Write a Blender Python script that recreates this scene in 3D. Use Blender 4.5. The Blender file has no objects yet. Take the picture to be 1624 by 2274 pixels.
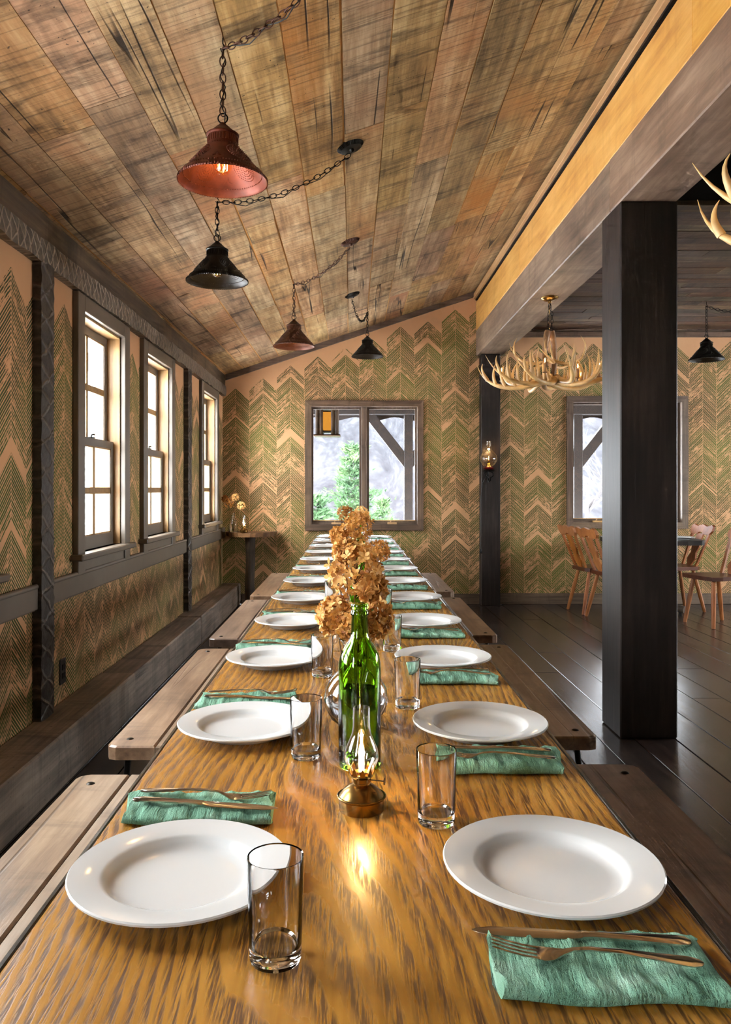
import bpy, math, random
from mathutils import Vector, Matrix
R = random.Random(7)
PI = math.pi
SC = bpy.context.scene
COL = SC.collection

# ------------------------------------------------------------------ camera, world, exposure
H, FP = 1.225, 1750.0                       # eye height, focal length in pixels of the 1624 px wide frame
cam_d = bpy.data.cameras.new('camera'); cam = bpy.data.objects.new('camera', cam_d); COL.objects.link(cam)
cam.location = (0, 0, H); cam.rotation_euler = (PI/2, 0, 0)
cam_d.sensor_fit = 'HORIZONTAL'; cam_d.sensor_width = 36; cam_d.lens = FP/1624*36
cam_d.shift_x = 30/1624; cam_d.shift_y = -52/1624; cam_d.clip_start = .02; cam_d.clip_end = 600
SC.camera = cam
W = bpy.data.worlds.new('overcast'); SC.world = W; W.use_nodes = True
bg = W.node_tree.nodes['Background']; bg.inputs[0].default_value = (.93, .97, 1, 1); bg.inputs[1].default_value = 17.0
vs = SC.view_settings
vs.view_transform = 'Standard'; vs.look = 'None'; vs.exposure = 1.58; vs.gamma = 1; vs.use_curve_mapping = False
try:
    cy = SC.cycles
    cy.use_denoising = True; cy.max_bounces = 8; cy.diffuse_bounces = 4; cy.glossy_bounces = 4
    cy.transmission_bounces = 8; cy.use_adaptive_sampling = True; cy.adaptive_threshold = .08; cy.adaptive_min_samples = 16; cy.transparent_max_bounces = 14; cy.sample_clamp_indirect = 8; cy.blur_glossy = .6
except Exception: pass

# room numbers
D, WL, TT = 8.37, -1.375, .735              # back wall, left wall, table top
def ceilz(x): return 2.435 + .335*(x+1.34)
LEFT_WIN = [-.55, 1.42, 2.55, 4.325, 5.55, 7.53]    # centres along the left wall; those out of frame added for daylight
ADDED_RIGHT_WIN = [4.7, 6.6]  # unseen windows, added to throw daylight onto the left wall
XR = 6.6                                     # right wall
BW = [(-.497, .757, .78, 2.158), (2.277, 3.56, .80, 2.205)]   # casing outlines of the back windows
def portal(name, loc, rot, sx, sy):
    l = bpy.data.lights.new(name, 'AREA'); l.shape = 'RECTANGLE'; l.size = sx; l.size_y = sy; l.cycles.is_portal = True
    o = bpy.data.objects.new(name, l); o.location = loc; o.rotation_euler = rot; COL.objects.link(o)
for c in LEFT_WIN: portal('daylight_portal', (WL-.16, c, 1.51), (0, -PI/2, 0), 1.24, .72)
for c in ADDED_RIGHT_WIN: portal('daylight_portal', (XR+.16, c, 1.5), (0, PI/2, 0), 1.3, 1.4)
for x0, x1, z0, z1 in BW: portal('daylight_portal', ((x0+x1)/2, D+.2, (z0+z1)/2), (-PI/2, 0, 0), x1-x0-.1, z1-z0-.1)

# ------------------------------------------------------------------ helpers: materials
def lin(c):
    f = lambda v: (v/12.92 if v <= .04045 else ((v+.055)/1.055)**2.4)
    return tuple(f(v/255) for v in c) + (1,)
class NT:
    def __init__(s, name):
        s.m = bpy.data.materials.new(name); s.m.use_nodes = True; s.t = s.m.node_tree; s.t.nodes.clear()
        s.out = s.t.nodes.new('ShaderNodeOutputMaterial')
    def put(s, sock, v):
        if isinstance(v, bpy.types.NodeSocket): s.t.links.new(v, sock)
        elif v is not None:
            if sock.type == 'VECTOR' and isinstance(v, (int, float)): v = (v, v, v)
            if sock.type == 'RGBA' and isinstance(v, (int, float)): v = (v, v, v, 1)
            sock.default_value = v
    def n(s, typ, ins=None, **attr):
        nd = s.t.nodes.new('ShaderNode'+typ)
        for k, v in attr.items(): setattr(nd, k, v)
        for k, v in (ins or {}).items(): s.put(nd.inputs[k], v)
        return nd
    def math(s, op, a, b=None, c=None, clamp=False):
        nd = s.n('Math', operation=op, use_clamp=clamp); s.put(nd.inputs[0], a)
        if b is not None: s.put(nd.inputs[1], b)
        if c is not None: s.put(nd.inputs[2], c)
        return nd.outputs[0]
    def vmath(s, op, a, b=None):
        nd = s.n('VectorMath', operation=op); s.put(nd.inputs[0], a)
        if b is not None: s.put(nd.inputs[1], b)
        return nd.outputs[0]
    def mix(s, f, a, b, typ='MIX'):
        nd = s.n('Mix', data_type='RGBA', blend_type=typ); s.put(nd.inputs[0], f); s.put(nd.inputs[6], a); s.put(nd.inputs[7], b)
        return nd.outputs[2]
    def ramp(s, f, stops, interp='LINEAR'):
        nd = s.n('ValToRGB', {0: f}); cr = nd.color_ramp; cr.interpolation = interp
        while len(cr.elements) < len(stops): cr.elements.new(.5)
        for e, (p, c) in zip(cr.elements, stops):
            e.position = p; e.color = c if len(c) == 4 else tuple(c)+(1,)
        return nd.outputs[0]
    def step(s, v, lo, hi, a=0., b=1.):
        nd = s.n('MapRange', {0: v, 1: lo, 2: hi, 3: a, 4: b}); return nd.outputs[0]
    def noise(s, vec, scale=1., detail=4., rough=.55, dist=0.):
        nd = s.n('TexNoise', {'Vector': vec, 'Scale': scale, 'Detail': detail, 'Roughness': rough, 'Distortion': dist}); return nd.outputs[0]
    def coord(s, kind='pos', rnd=True):
        if kind == 'pos': v = s.n('NewGeometry').outputs['Position']
        else: v = s.n('TexCoord').outputs['Object']
        if rnd:
            r = s.rand(); k = s.n('CombineXYZ', {0: s.math('MULTIPLY', r, 13.7), 1: s.math('MULTIPLY', r, 71.3), 2: s.math('MULTIPLY', r, 29.1)})
            v = s.vmath('ADD', v, k.outputs[0])
        return v
    def rand(s): return s.n('ObjectInfo').outputs['Random']
    def bump(s, h, strength=.3, dist=.01, normal=None):
        nd = s.n('Bump', {'Strength': strength, 'Distance': dist, 'Height': h})
        if normal is not None: s.put(nd.inputs['Normal'], normal)
        return nd.outputs[0]
    def done(s, color, rough=.5, metal=0., normal=None, **kw):
        p = s.n('BsdfPrincipled'); s.put(p.inputs['Base Color'], color); s.put(p.inputs['Roughness'], rough); s.put(p.inputs['Metallic'], metal)
        if normal is not None: s.put(p.inputs['Normal'], normal)
        for k, v in kw.items(): s.put(p.inputs[k.replace('_', ' ')], v)
        s.t.links.new(p.outputs[0], s.out.inputs[0]); return s.m
    def surf(s, sh): s.t.links.new(sh, s.out.inputs[0]); return s.m

def wood(name, dark, mid, light, axis='Y', kind='pos', fine=45., rough=.6, bump=.35, vary=.5, saw=0., crack=0., blotch=None, spec=.5, stain=.5):
    """weathered wood: long grain, blotches, optional cross-cut saw marks and lengthwise cracks"""
    t = NT(name); v = t.coord(kind)
    ax = 'XYZ'.index(axis)
    def st(along, across):
        k = [across]*3; k[ax] = along; return t.vmath('MULTIPLY', v, tuple(k))
    g1 = t.noise(st(2.2, fine), 1, 5, .65); g2 = t.noise(st(.9, 5.), 1, 4, .6, .6); g3 = t.noise(st(1.6, 2.4), 1, 5, .6, .4)
    f = t.math('ADD', t.math('MULTIPLY', g1, .45), t.math('ADD', t.math('MULTIPLY', g2, .3), t.math('MULTIPLY', g3, .35)))
    c = t.ramp(f, [(.36, lin(dark)), (.54, lin(mid)), (.72, lin(light))])
    if blotch:
        b = t.noise(st(.7, 1.6), 1.3, 3, .5, .3); c = t.mix(t.step(b, .5, .7, 0, .85), c, lin(blotch), 'MIX')
    h = g1
    if stain:
        sv = t.noise(st(7., 1.8), 1, 5, .7, .5); c = t.mix(t.step(sv, .53, .67, 0, stain), c, lin(dark), 'MIX')
    if saw:
        sm = t.noise(st(75., 1.5), 1, 3, .6, .2); c = t.mix(t.step(sm, .5, .68, 0, saw), c, lin(dark), 'MIX'); h = t.math('ADD', h, t.math('MULTIPLY', sm, .7))
        hole = t.noise(v, 75., 2, .5); c = t.mix(t.step(hole, .70, .74, 0, .8), c, (.012, .008, .005, 1), 'MIX')
    if crack:
        cn = t.noise(st(.16, 6.), 1, 3, .5, .0); d = t.math('ABSOLUTE', t.math('SUBTRACT', cn, .5))
        mask = t.step(t.noise(st(.9, 1.3), 1, 2), .5, .58)
        k = t.math('MULTIPLY', t.step(d, .003, .009, 1, 0), mask); c = t.mix(t.math('MULTIPLY', k, crack), c, (.012, .008, .006, 1))
        h = t.math('SUBTRACT', h, t.math('MULTIPLY', k, 1.2))
    r = t.rand(); val = t.step(r, 0, 1, 1-vary*.5, 1+vary*.5)
    hs = t.n('HueSaturation', {'Hue': t.step(t.math('FRACT', t.math('MULTIPLY', r, 7.3)), 0, 1, .5-.03*vary, .5+.03*vary), 'Saturation': t.step(t.math('FRACT', t.math('MULTIPLY', r, 3.1)), 0, 1, 1-.5*vary, 1+.35*vary), 'Value': val, 'Color': c})
    return t.done(hs.outputs[0], rough, 0, t.bump(h, bump, .004), Specular_IOR_Level=spec)

def plain(name, c, rough=.5, metal=0., nscale=0., vary=.25, bump=0., spec=.5):
    t = NT(name)
    col = lin(c); nm = None
    if nscale:
        v = t.coord('obj'); a = t.noise(v, nscale, 5, .6)
        col = t.mix(t.step(a, .3, .7), tuple(x*(1-vary) for x in col[:3])+(1,), tuple(min(1, x*(1+vary)) for x in col[:3])+(1,))
        if bump: nm = t.bump(a, bump, .002)
    return t.done(col, rough, metal, nm, Specular_IOR_Level=spec)

def emit(name, c, strength):
    t = NT(name); e = t.n('Emission', {0: c+(1,) if len(c) == 3 else c, 1: strength}); return t.surf(e.outputs[0])
def thin_glass(name, tint=(1, 1, 1), spec=1.0, dust=0.):
    t = NT(name); tr = t.n('BsdfTransparent', {0: tint+(1,)}); gl = t.n('BsdfGlossy', {0: (1, 1, 1, 1), 1: .03})
    fc = t.n('LayerWeight', {0: .5}).outputs['Facing']; fr = t.math('ADD', .035, t.math('MULTIPLY', t.math('POWER', fc, 5.), .8))
    m = t.n('MixShader', {0: t.math('MULTIPLY', fr, spec), 1: tr.outputs[0], 2: gl.outputs[0]})
    o = m.outputs[0]
    if dust:
        df = t.n('BsdfDiffuse', {0: (.6, .58, .55, 1)}); v = t.coord('pos', False); nz = t.noise(v, 3., 5, .7)
        m2 = t.n('MixShader', {0: t.step(nz, .45, .8, 0, dust), 1: o, 2: df.outputs[0]}); o = m2.outputs[0]
    return t.surf(o)
def real_glass(name, c=(1, 1, 1), ior=1.47):
    t = NT(name); return t.done(c+(1,), .0, 0, None, Transmission_Weight=1.0, IOR=ior)

def wallpaper(name, ax, u0):
    """hand block-printed chevron paper: columns of up-pointing stripe stamps with worn ink and bare gaps"""
    t = NT(name); pos = t.n('NewGeometry').outputs['Position']; sp = t.n('SeparateXYZ', {0: pos})
    u, v = sp.outputs[ax], sp.outputs[2]
    CW, P = .292, .315
    wob = t.noise(pos, 5., 2, .5)
    uc = t.math('DIVIDE', t.math('SUBTRACT', u, u0), CW); f = t.math('FRACT', uc); c = t.math('FLOOR', uc)
    s = t.math('MULTIPLY', t.math('ABSOLUTE', t.math('SUBTRACT', f, .5)), CW)
    side = t.math('GREATER_THAN', f, .5)
    w = t.math('ADD', v, t.math('MULTIPLY', s, .93)); w = t.math('ADD', w, t.math('MULTIPLY', wob, .012))
    rc = t.n('TexWhiteNoise', {'W': t.math('ADD', c, 31.7)}, noise_dimensions='1D').outputs[0]
    q = t.math('ADD', t.math('DIVIDE', w, P), t.math('MULTIPLY', rc, 5.))
    k, tt = t.math('FLOOR', q), t.math('FRACT', q)
    cv = t.n('CombineXYZ', {0: c, 1: k, 2: 0.}); rk = t.n('TexWhiteNoise', {'Vector': cv.outputs[0]}, noise_dimensions='3D').outputs[0]
    cv2 = t.n('CombineXYZ', {0: c, 1: k, 2: t.math('ADD', side, 3.)}); rs = t.n('TexWhiteNoise', {'Vector': cv2.outputs[0]}, noise_dimensions='3D').outputs[0]
    jag = t.math('MULTIPLY', t.math('SUBTRACT', t.noise(t.n('CombineXYZ', {0: t.math('MULTIPLY', u, 55.), 1: t.math('MULTIPLY', w, 12.), 2: 0.}).outputs[0], 1, 3), .5), .10)
    tj = t.math('ADD', tt, jag)
    gap = t.step(rk, .50, 1., -.08, .27)
    body = t.math('GREATER_THAN', tj, gap)
    # bare border above the first stamp of every column
    if ax == 0:
        xc = t.math('ADD', t.math('MULTIPLY', t.math('ADD', c, .5), CW), u0)
        rise = t.math('ADD', t.math('MULTIPLY', xc, .335), 2.435+.335*1.34-.10); right = t.math('GREATER_THAN', xc, 1.4)
        lim = t.math('ADD', t.math('MULTIPLY', rise, t.math('SUBTRACT', 1., right)), t.math('MULTIPLY', right, 2.80))
    else: lim = t.math('ADD', 2.14, 0.)
    lim = t.math('SUBTRACT', lim, t.math('MULTIPLY', rc, .10))
    body = t.math('MULTIPLY', body, t.math('LESS_THAN', t.math('ADD', w, t.math('MULTIPLY', jag, .25)), lim))
    SP = .0178
    wq = t.math('DIVIDE', w, SP); st = t.math('FRACT', wq)
    cv3 = t.n('CombineXYZ', {0: t.math('FLOOR', wq), 1: c, 2: side}); rst = t.n('TexWhiteNoise', {'Vector': cv3.outputs[0]}, noise_dimensions='3D').outputs[0]
    # dense upper edge, worn lower part; every stripe inked a little differently
    dens = t.math('ADD', t.step(tt, .15, 1, -.05, .13), t.math('ADD', t.math('MULTIPLY', side, .06), t.math('ADD', t.math('MULTIPLY', rs, .08), t.math('MULTIPLY', rst, .14))))
    sn = t.n('CombineXYZ', {0: t.math('MULTIPLY', u, 30.), 1: t.math('MULTIPLY', w, 120.), 2: c})
    wear = t.noise(sn.outputs[0], 1, 3, .6)
    big = t.noise(pos, 9., 4, .6)
    ink0 = t.math('ADD', t.math('ADD', wear, dens), t.math('MULTIPLY', t.math('SUBTRACT', big, .5), .6))
    ink = t.step(ink0, .49, .57)
    thick = t.step(rst, 0, 1, .46, .20)
    line = t.math('MULTIPLY', t.math('GREATER_THAN', st, thick), t.step(st, .98, .92))
    seam = t.step(s, .0, .003); edge = t.step(s, .1455, .1435)
    m = t.math('MULTIPLY', t.math('MULTIPLY', body, line), t.math('MULTIPLY', ink, t.math('MULTIPLY', seam, edge)))
    gcol = t.mix(t.step(t.noise(pos, 1.3, 3), .4, .62), lin((48, 90, 14)), lin((24, 54, 18)))
    gcol = t.mix(t.math('MULTIPLY', rk, .3), gcol, lin((28, 40, 28)))
    pap = t.mix(t.noise(pos, 2.2, 5, .6), lin((192, 144, 104)), lin((205, 160, 118)))
    col = t.mix(t.math('MULTIPLY', m, .95), pap, gcol)
    return t.done(col, .75, 0, t.bump(t.noise(pos, 260., 2), .06, .002), Specular_IOR_Level=.25)

def oak(name):
    t = NT(name); v = t.coord('pos', False); v = t.vmath('ADD', v, t.n('CombineXYZ', {0: t.math('MULTIPLY', t.rand(), 3.), 1: t.math('MULTIPLY', t.rand(), 9.), 2: 0.}).outputs[0])
    sp = t.n('SeparateXYZ', {0: v})
    big = t.noise(t.vmath('MULTIPLY', v, (2.6, .75, 1.)), 1, 2, .4, .3)
    ph = t.math('ADD', t.math('MULTIPLY', sp.outputs[0], 46.), t.math('MULTIPLY', big, 26.))
    ph = t.math('ADD', ph, t.math('MULTIPLY', t.noise(t.vmath('MULTIPLY', v, (18., 5., 1.)), 1, 3), 1.1))
    ring = t.math('FRACT', ph)
    late = t.math('MULTIPLY', t.step(ring, .0, .55), t.step(ring, 1., .8))
    pore = t.noise(t.vmath('MULTIPLY', v, (420., 22., 1.)), 1, 2, .6)
    dash = t.math('MULTIPLY', t.step(pore, .40, .56), t.step(late, .35, .9))
    tone = t.noise(t.vmath('MULTIPLY', v, (7., .9, 1.)), 1, 4, .6)
    base = t.ramp(tone, [(.3, lin((124, 80, 24))), (.5, lin((154, 104, 36))), (.72, lin((180, 128, 52)))])
    fine = t.noise(t.vmath('MULTIPLY', v, (150., 6., 1.)), 1, 3)
    base = t.mix(t.step(fine, .35, .7, 0, .35), base, lin((196, 142, 60)))
    col = t.mix(t.math('MULTIPLY', dash, .85), base, lin((66, 36, 16)))
    rgh = t.step(dash, 0, 1, .27, .5)
    return t.done(col, rgh, 0, t.bump(t.math('MULTIPLY', dash, -1.), .12, .001), Specular_IOR_Level=.5)

def hewn(name, c1, c2, axis):
    """axe-hewn dark timber: criss-cross adze grooves as relief"""
    t = NT(name); v = t.coord('pos', False); sp = t.n('SeparateXYZ', {0: v})
    a, b = sp.outputs[axis], sp.outputs[2 if axis == 1 else 1]
    nz = t.noise(v, 9., 3)
    d = 16. if axis == 1 else 9.
    l1 = t.math('FRACT', t.math('ADD', t.math('MULTIPLY', t.math('ADD', a, t.math('MULTIPLY', b, .7)), d), t.math('MULTIPLY', nz, .5)))
    l2 = t.math('FRACT', t.math('ADD', t.math('MULTIPLY', t.math('SUBTRACT', a, t.math('MULTIPLY', b, .6)), d*.85), t.math('MULTIPLY', nz, .6)))
    g = t.math('MAXIMUM', t.step(t.math('ABSOLUTE', t.math('SUBTRACT', l1, .5)), .0, .13, 1, 0), t.step(t.math('ABSOLUTE', t.math('SUBTRACT', l2, .5)), .0, .10, 1, 0))
    f = t.noise(v, 40., 4)
    col = t.mix(t.step(f, .3, .7), lin(c1), lin(c2)); col = t.mix(t.math('MULTIPLY', g, .6), col, lin(tuple(min(255, x*1.75) for x in c2)))
    h = t.math('ADD', t.math('MULTIPLY', g, .6), t.math('MULTIPLY', f, .35))
    return t.done(col, .42, 0, t.bump(h, .8, .012))

M = {}
M['floor'] = wood('floor_boards', (30, 24, 21), (56, 45, 40), (82, 69, 61), 'Y', rough=.25, bump=.22, vary=.55, fine=38, stain=.3)
M['subfloor'] = plain('subfloor', (12, 10, 9), .9)
M['ceil'] = wood('barn_boards', (62, 46, 30), (172, 136, 90), (222, 192, 144), 'Y', rough=.7, bump=.6, vary=.30, saw=.6, crack=.9, blotch=(180, 122, 72), fine=30, stain=.75, spec=.35)
M['ceil2'] = wood('dark_barn_boards', (26, 18, 12), (70, 50, 34), (120, 100, 74), 'X', rough=.6, bump=.5, vary=.6, saw=.3, crack=.5, blotch=(84, 52, 30), fine=34, stain=.7)
M['gap'] = plain('fresh_wood_edge', (196, 142, 76), .7)
M['trim'] = wood('brown_trim', (50, 38, 28), (96, 76, 60), (132, 108, 86), 'X', rough=.55, bump=.3, vary=.2)
M['trimz'] = wood('brown_trim_upright', (50, 38, 28), (96, 76, 60), (132, 108, 86), 'Z', rough=.55, bump=.3, vary=.2)
M['trimy'] = wood('brown_trim_along', (40, 30, 20), (86, 66, 44), (120, 94, 64), 'Y', rough=.6, bump=.4, vary=.2, stain=.6)
M['paint'] = plain('brown_gloss_paint', (98, 88, 78), .38, 0, 14, .08)
M['sashw'] = wood('window_sash_wood', (84, 60, 34), (142, 108, 66), (176, 140, 92), 'Z', rough=.5, bump=.1, vary=.1, stain=.2)
M['hewny'] = hewn('hewn_beam', (66, 59, 52), (112, 102, 90), 1)
M['hewnz'] = hewn('hewn_post', (30, 26, 24), (60, 54, 49), 2)
M['ledge'] = wood('ledge_timber', (58, 49, 43), (126, 110, 96), (170, 150, 132), 'Y', rough=.7, bump=.5, vary=.3, saw=.25, crack=.5)
M['beam'] = wood('stained_beam', (62, 46, 37), (122, 98, 80), (166, 140, 118), 'Y', rough=.5, bump=.25, vary=.2, fine=24, stain=.35, crack=.3)
M['gold'] = wood('raw_pine_fascia', (168, 108, 44), (212, 156, 74), (232, 184, 106), 'Y', rough=.5, bump=.2, vary=.06, fine=26, stain=.25)
M['strip'] = wood('pale_strip', (150, 108, 64), (186, 146, 96), (206, 168, 118), 'Y', rough=.6, bump=.2, vary=.1, stain=.2)
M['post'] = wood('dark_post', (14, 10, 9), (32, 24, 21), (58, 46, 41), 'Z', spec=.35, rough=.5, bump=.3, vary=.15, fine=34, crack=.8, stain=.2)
M['porch'] = plain('porch_timber', (40, 33, 32), .6, 0, 6, .2)
M['oak'] = oak('oak_top')
M['edge'] = plain('table_edge_band', (52, 44, 34), .25, 0, 6, .2)
M['bench'] = wood('bench_boards', (54, 40, 30), (124, 98, 76), (168, 142, 116), 'Y', kind='obj', rough=.38, bump=.3, vary=.3, fine=30, stain=.4, crack=.5)
M['iron'] = plain('black_iron', (28, 26, 25), .42, .85, 40, .2)
M['bolt'] = plain('bolt_head', (46, 40, 34), .35, .8)
M['plate'] = plain('white_china', (196, 196, 195), .10)
M['steel'] = plain('flatware_steel', (198, 192, 184), .14, 1.)
M['glass'] = real_glass('tumbler_glass')
M['vglass'] = real_glass('vase_glass')
M['green'] = real_glass('green_bottle_glass', (.42, .76, .10))
M['water'] = real_glass('vase_water', (1, 1, 1), 1.33)
M['pane'] = thin_glass('window_pane', (.97, .98, .98), 1.0, .10)
M['dim_pane'] = thin_glass('dimming_tinted_pane', (.62, .63, .64), 1.0, .0)  # grey tint put into the glass to dim the outdoor view
M['chim'] = thin_glass('lamp_chimney_glass', (.95, .93, .90), 2.4)
M['brass'] = plain('aged_brass', (158, 124, 70), .24, 1., 20, .2)
M['bronze'] = plain('dark_bronze', (70, 50, 34), .35, .9, 20, .2)
M['flame'] = emit('flame', (1., .62, .24), 30)
M['filament'] = emit('filament', (1., .66, .26), 30)
M['rust'] = plain('rust_red_tin', (96, 44, 28), .45, .45, 30, .3)
M['tin'] = plain('black_tin', (34, 32, 30), .42, .6, 30, .25)
M['rustd'] = plain('rust_brown_tin', (78, 46, 32), .45, .5, 30, .3)
M['cord'] = plain('black_cord', (20, 18, 17), .5)
M['antler'] = plain('antler', (198, 158, 100), .4, 0, 9, .28, .3)
M['antlerd'] = plain('antler_burr', (120, 88, 56), .5, 0, 30, .35, .5)
M['candle'] = plain('candle_sleeve', (150, 110, 66), .5)
M['bulb'] = thin_glass('amber_bulb_glass', (1., .86, .6), 1.)
M['chair'] = wood('chair_pine', (84, 42, 18), (140, 80, 38), (172, 108, 58), 'Z', kind='obj', spec=.3, rough=.5, bump=.15, vary=.15, fine=40, stain=.2)
M['seat'] = wood('chair_seat_wood', (44, 22, 14), (74, 38, 24), (98, 54, 34), 'X', kind='obj', rough=.28, bump=.15, vary=.15, stain=.2)
M['log'] = wood('log_bark', (30, 22, 16), (62, 48, 36), (96, 76, 56), 'Z', kind='obj', rough=.7, bump=.8, vary=.1)
M['slab'] = wood('live_edge_slab', (48, 32, 20), (112, 78, 48), (156, 116, 78), 'X', kind='obj', rough=.45, bump=.3, vary=.1)
M['outlet'] = plain('outlet_black', (26, 26, 27), .3)
M['redglass'] = plain('ruby_fount', (78, 12, 18), .15)
M['paper'] = wallpaper('chevron_wallpaper_back', 0, -1.091)
M['paperl'] = wallpaper('chevron_wallpaper_side', 1, .112)

def napkin_mat():
    t = NT('green_linen'); v = t.coord('obj')
    wr = t.noise(t.vmath('MULTIPLY', v, (170., 34., 60.)), 1, 3, .6, .4); wv = t.noise(v, 900., 2)
    c = t.ramp(t.noise(v, 16., 4), [(.3, lin((92, 136, 112))), (.55, lin((122, 164, 140))), (.75, lin((158, 190, 170)))])
    h = t.math('ADD', t.math('MULTIPLY', wr, 1.), t.math('MULTIPLY', wv, .35))
    return t.done(c, .9, 0, t.bump(h, 1., .006), Specular_IOR_Level=.15)
M['napkin'] = napkin_mat()
def petal_mat(name, a, b, c):
    t = NT(name); v = t.coord('obj'); g = t.n('NewGeometry')
    f = t.math('ADD', t.math('MULTIPLY', t.rand(), .5), t.math('MULTIPLY', t.noise(g.outputs['Position'], 42., 3), .55))
    col = t.ramp(f, [(.25, lin(a)), (.5, lin(b)), (.8, lin(c))])
    d = t.n('BsdfPrincipled', {'Base Color': col, 'Roughness': .7}); tr = t.n('BsdfTranslucent', {0: col})
    m = t.n('MixShader', {0: .32, 1: d.outputs[0], 2: tr.outputs[0]}); return t.surf(m.outputs[0])
M['petal'] = petal_mat('dried_petal', (144, 86, 30), (212, 152, 72), (246, 206, 136))
M['stem'] = plain('dry_stem', (118, 84, 48), .8)
def hill_mat():
    t = NT('winter_hillside'); p = t.coord('pos', False)
    a = t.noise(t.vmath('MULTIPLY', p, (.55, .2, .16)), 1, 7, .75, .5); b = t.noise(p, .03, 4, .6)
    col = t.ramp(a, [(.3, lin((38, 38, 41))), (.5, lin((60, 60, 63))), (.7, lin((88, 88, 91)))])
    col = t.mix(t.step(b, .4, .65, 0, .4), col, lin((68, 62, 64)))
    return t.done(col, .95, 0, None, Specular_IOR_Level=0)
M['hill'] = hill_mat()
M['ground'] = plain('white_bounce_ground', (238, 238, 240), .9)  # near-white ground added to bounce daylight up onto the ceiling
def pine_mat():
    t = NT('pine_needles'); p = t.coord('pos', False)
    f = t.noise(p, 1.1, 4, .6); c = t.ramp(f, [(.3, lin((54, 76, 54))), (.5, lin((78, 104, 70))), (.7, lin((112, 132, 88)))])
    return t.done(c, .8, 0, None, Specular_IOR_Level=.1)
M['pine'] = pine_mat()
M['bark'] = plain('pale_bark', (84, 80, 80), .9)
M['amber'] = emit('lantern_amber_glass', (1., .40, .05), .7)

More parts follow.
